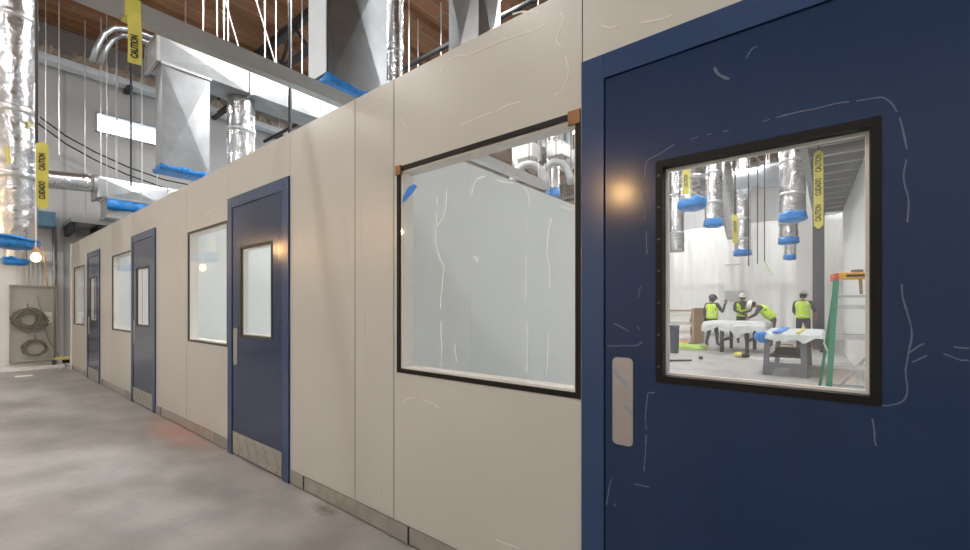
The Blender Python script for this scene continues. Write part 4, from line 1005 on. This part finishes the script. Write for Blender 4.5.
    cv += [W['chest'].lerp(W['neck'], .72)]; cr.append((.112, .10))
    for k in range(7): ce.append((k, k+1))
    for s in 'lr':
        cv.append(W['sho'+s].lerp(W['chest'], .08)); cr.append(.098); ce.append((5, len(cv)-1))
    v3, f3 = skin_mesh(cv, ce, cr)
    ax = (P1-P0); L = ax.length; ax.normalize(); fwd = rot @ Vector((0, 1, 0)); fwd = (fwd - ax*fwd.dot(ax)).normalized()
    vb = MB(); sb_ = MB(); keep = []; ban = []; rgt = ax.cross(fwd)
    for f in f3:
        c = sum((v3[i] for i in f), Vector())/len(f); h_ = (c-P0).dot(ax)/L; fr_ = (c-P0).dot(fwd); sd = abs((c-P0).dot(rgt))
        if h_ < -.10: continue
        if fr_ > .06 and sd < .015 + .08*max(0, h_-.55)*2: continue      # open front with a V neck
        (ban if .26 < h_ < .34 or (h_ > .34 and fr_ < 0 and 0.08 < sd < .10) else keep).append(f)
    vo = vb.add(v3, keep).build('safety_vest', 'hivis', root, smooth=True)
    bo = sb_.add(v3, ban).build('reflective_stripe', 'reflective', vo, smooth=True)
    for o in (vo, bo):
        bm = bmesh.new(); bm.from_mesh(o.data); bmesh.ops.delete(bm, geom=[v for v in bm.verts if not v.link_faces], context='VERTS'); bm.to_mesh(o.data); bm.free()
        so = o.modifiers.new('thick', 'SOLIDIFY'); so.thickness = .006
    if belt:
        b = MB(); b.lathe(0, 0, [(.165, -.03), (.17, 0), (.165, .03)], 24, 0, cap=False)
        b.v = [rot @ Vector((v.x*1.02, v.y*.86, v.z)) + W['pelvis'] + Vector((0, 0, .06)) for v in b.v]
        bl = b.build('tool_belt', 'black', root, smooth=True); so = bl.modifiers.new('thick', 'SOLIDIFY'); so.thickness = .01
        q = W['pelvis'] + rot @ Vector((-.19, .0, -.03)); MB().box(q.x-.06, q.x+.06, q.y-.08, q.y+.08, q.z-.14, q.z+.08).build('pouch', 'black', bl, bevel=.02)
    return root
STAND = dict(pelvis=(0,0,.93), chest=(0,.01,1.30), neck=(0,.02,1.50), head=(0,.045,1.61), look=(0,1,-.1),
             hipl=(-.10,0,.88), kneel=(-.115,.03,.48), anklel=(-.12,0,.075), toel=(-.14,.15,.035), hipr=(.10,0,.88), kneer=(.115,.03,.48), ankler=(.12,0,.075), toer=(.14,.15,.035),
             shol=(-.19,0,1.41), elbl=(-.245,-.02,1.12), wril=(-.23,.13,.92), shor=(.19,0,1.41), elbr=(.245,-.02,1.12), wrir=(.23,.13,.92))
def pose(**k): d = dict(STAND); d.update(k); return d
yaw = R(38.84)
# facing: 0 = +y. Away from the camera along the view is +yaw.
p = at(712, 346, 13.9)
person(p, R(-20), pose(kneel=(-.14,.06,.48), anklel=(-.17,-.06,.075), toel=(-.19,.09,.035), kneer=(.10,.10,.49), ankler=(.13,.10,.075), toer=(.16,.25,.035),
       elbr=(.29,.13,1.14), wrir=(.30,.24,1.40), elbl=(-.26,-.03,1.13), wril=(-.24,.04,.88), look=(.8,1,-.1)), 'worker in dark hard hat and lime vest, arm raised, beside the panel stack', 'skin_dark', 'jeans', 'hat_dark', belt=True, sc_=.95)
p = at(742, 341, 14.9)
person(p, R(180+20), pose(elbl=(-.25,.10,1.14), wril=(-.02,.26,1.08), elbr=(.25,.10,1.14), wrir=(.04,.30,1.02), look=(0,1,-.3)), 'worker in white hard hat standing behind the covered table facing the door', 'skin_dark', 'jeans', 'hat_white')
p = at(771, 346, 13.3)
person(p, R(98), pose(pelvis=(0,-.06,.92), chest=(0,.22,1.20), neck=(0,.39,1.31), head=(0,.50,1.33), look=(0,.75,-1), hipl=(-.1,-.06,.86), hipr=(.1,-.06,.86), kneel=(-.12,-.0,.47), kneer=(.12,-.04,.47),
       shol=(-.19,.30,1.25), shor=(.19,.30,1.25), elbl=(-.26,.40,1.03), wril=(-.14,.56,.93), elbr=(.26,.40,1.03), wrir=(.12,.58,.93)), 'worker in white hard hat bending over the right end of the covered table', 'skin', 'trouser_brown', 'hat_white')
p = at(803, 346, 12.6)
person(p, R(-8), pose(bare=(0,0,0), elbr=(.27,.04,1.13), wrir=(.26,.22,.96), elbl=(-.24,.06,1.12), wril=(-.16,.24,.98), look=(.35,1,-.25)), 'worker with back turned in grey hard hat and yellow vest behind the workbench', 'skin', 'jeans', 'hat_grey')

# ------------------------------------------------------------------ world, camera, view
wd = bpy.data.worlds.new('sky'); SC.world = wd; wd.use_nodes = True
bg = wd.node_tree.nodes['Background']; bg.inputs['Color'].default_value = (.86, .93, 1, 1); bg.inputs['Strength'].default_value = 4.0
cd = bpy.data.cameras.new('camera'); cam = bpy.data.objects.new('camera', cd); COL.objects.link(cam)
cam.location = (0, CAMY, CAMZ); cam.rotation_euler = (R(90), 0, math.asin(CT))
cd.sensor_width = 36; cd.lens = F/970*36; cd.shift_y = 31/970; cd.clip_start = .05; cd.clip_end = 100
SC.camera = cam
vs_ = SC.view_settings; vs_.view_transform = 'Standard'; vs_.look = 'None'; vs_.gamma = 1; vs_.exposure = 0.0; vs_.use_curve_mapping = False
SC.cycles.use_denoising = True
SC.cycles.max_bounces = 10; SC.cycles.diffuse_bounces = 5; SC.cycles.glossy_bounces = 5; SC.cycles.transparent_max_bounces = 24
SC.cycles.sample_clamp_indirect = 8
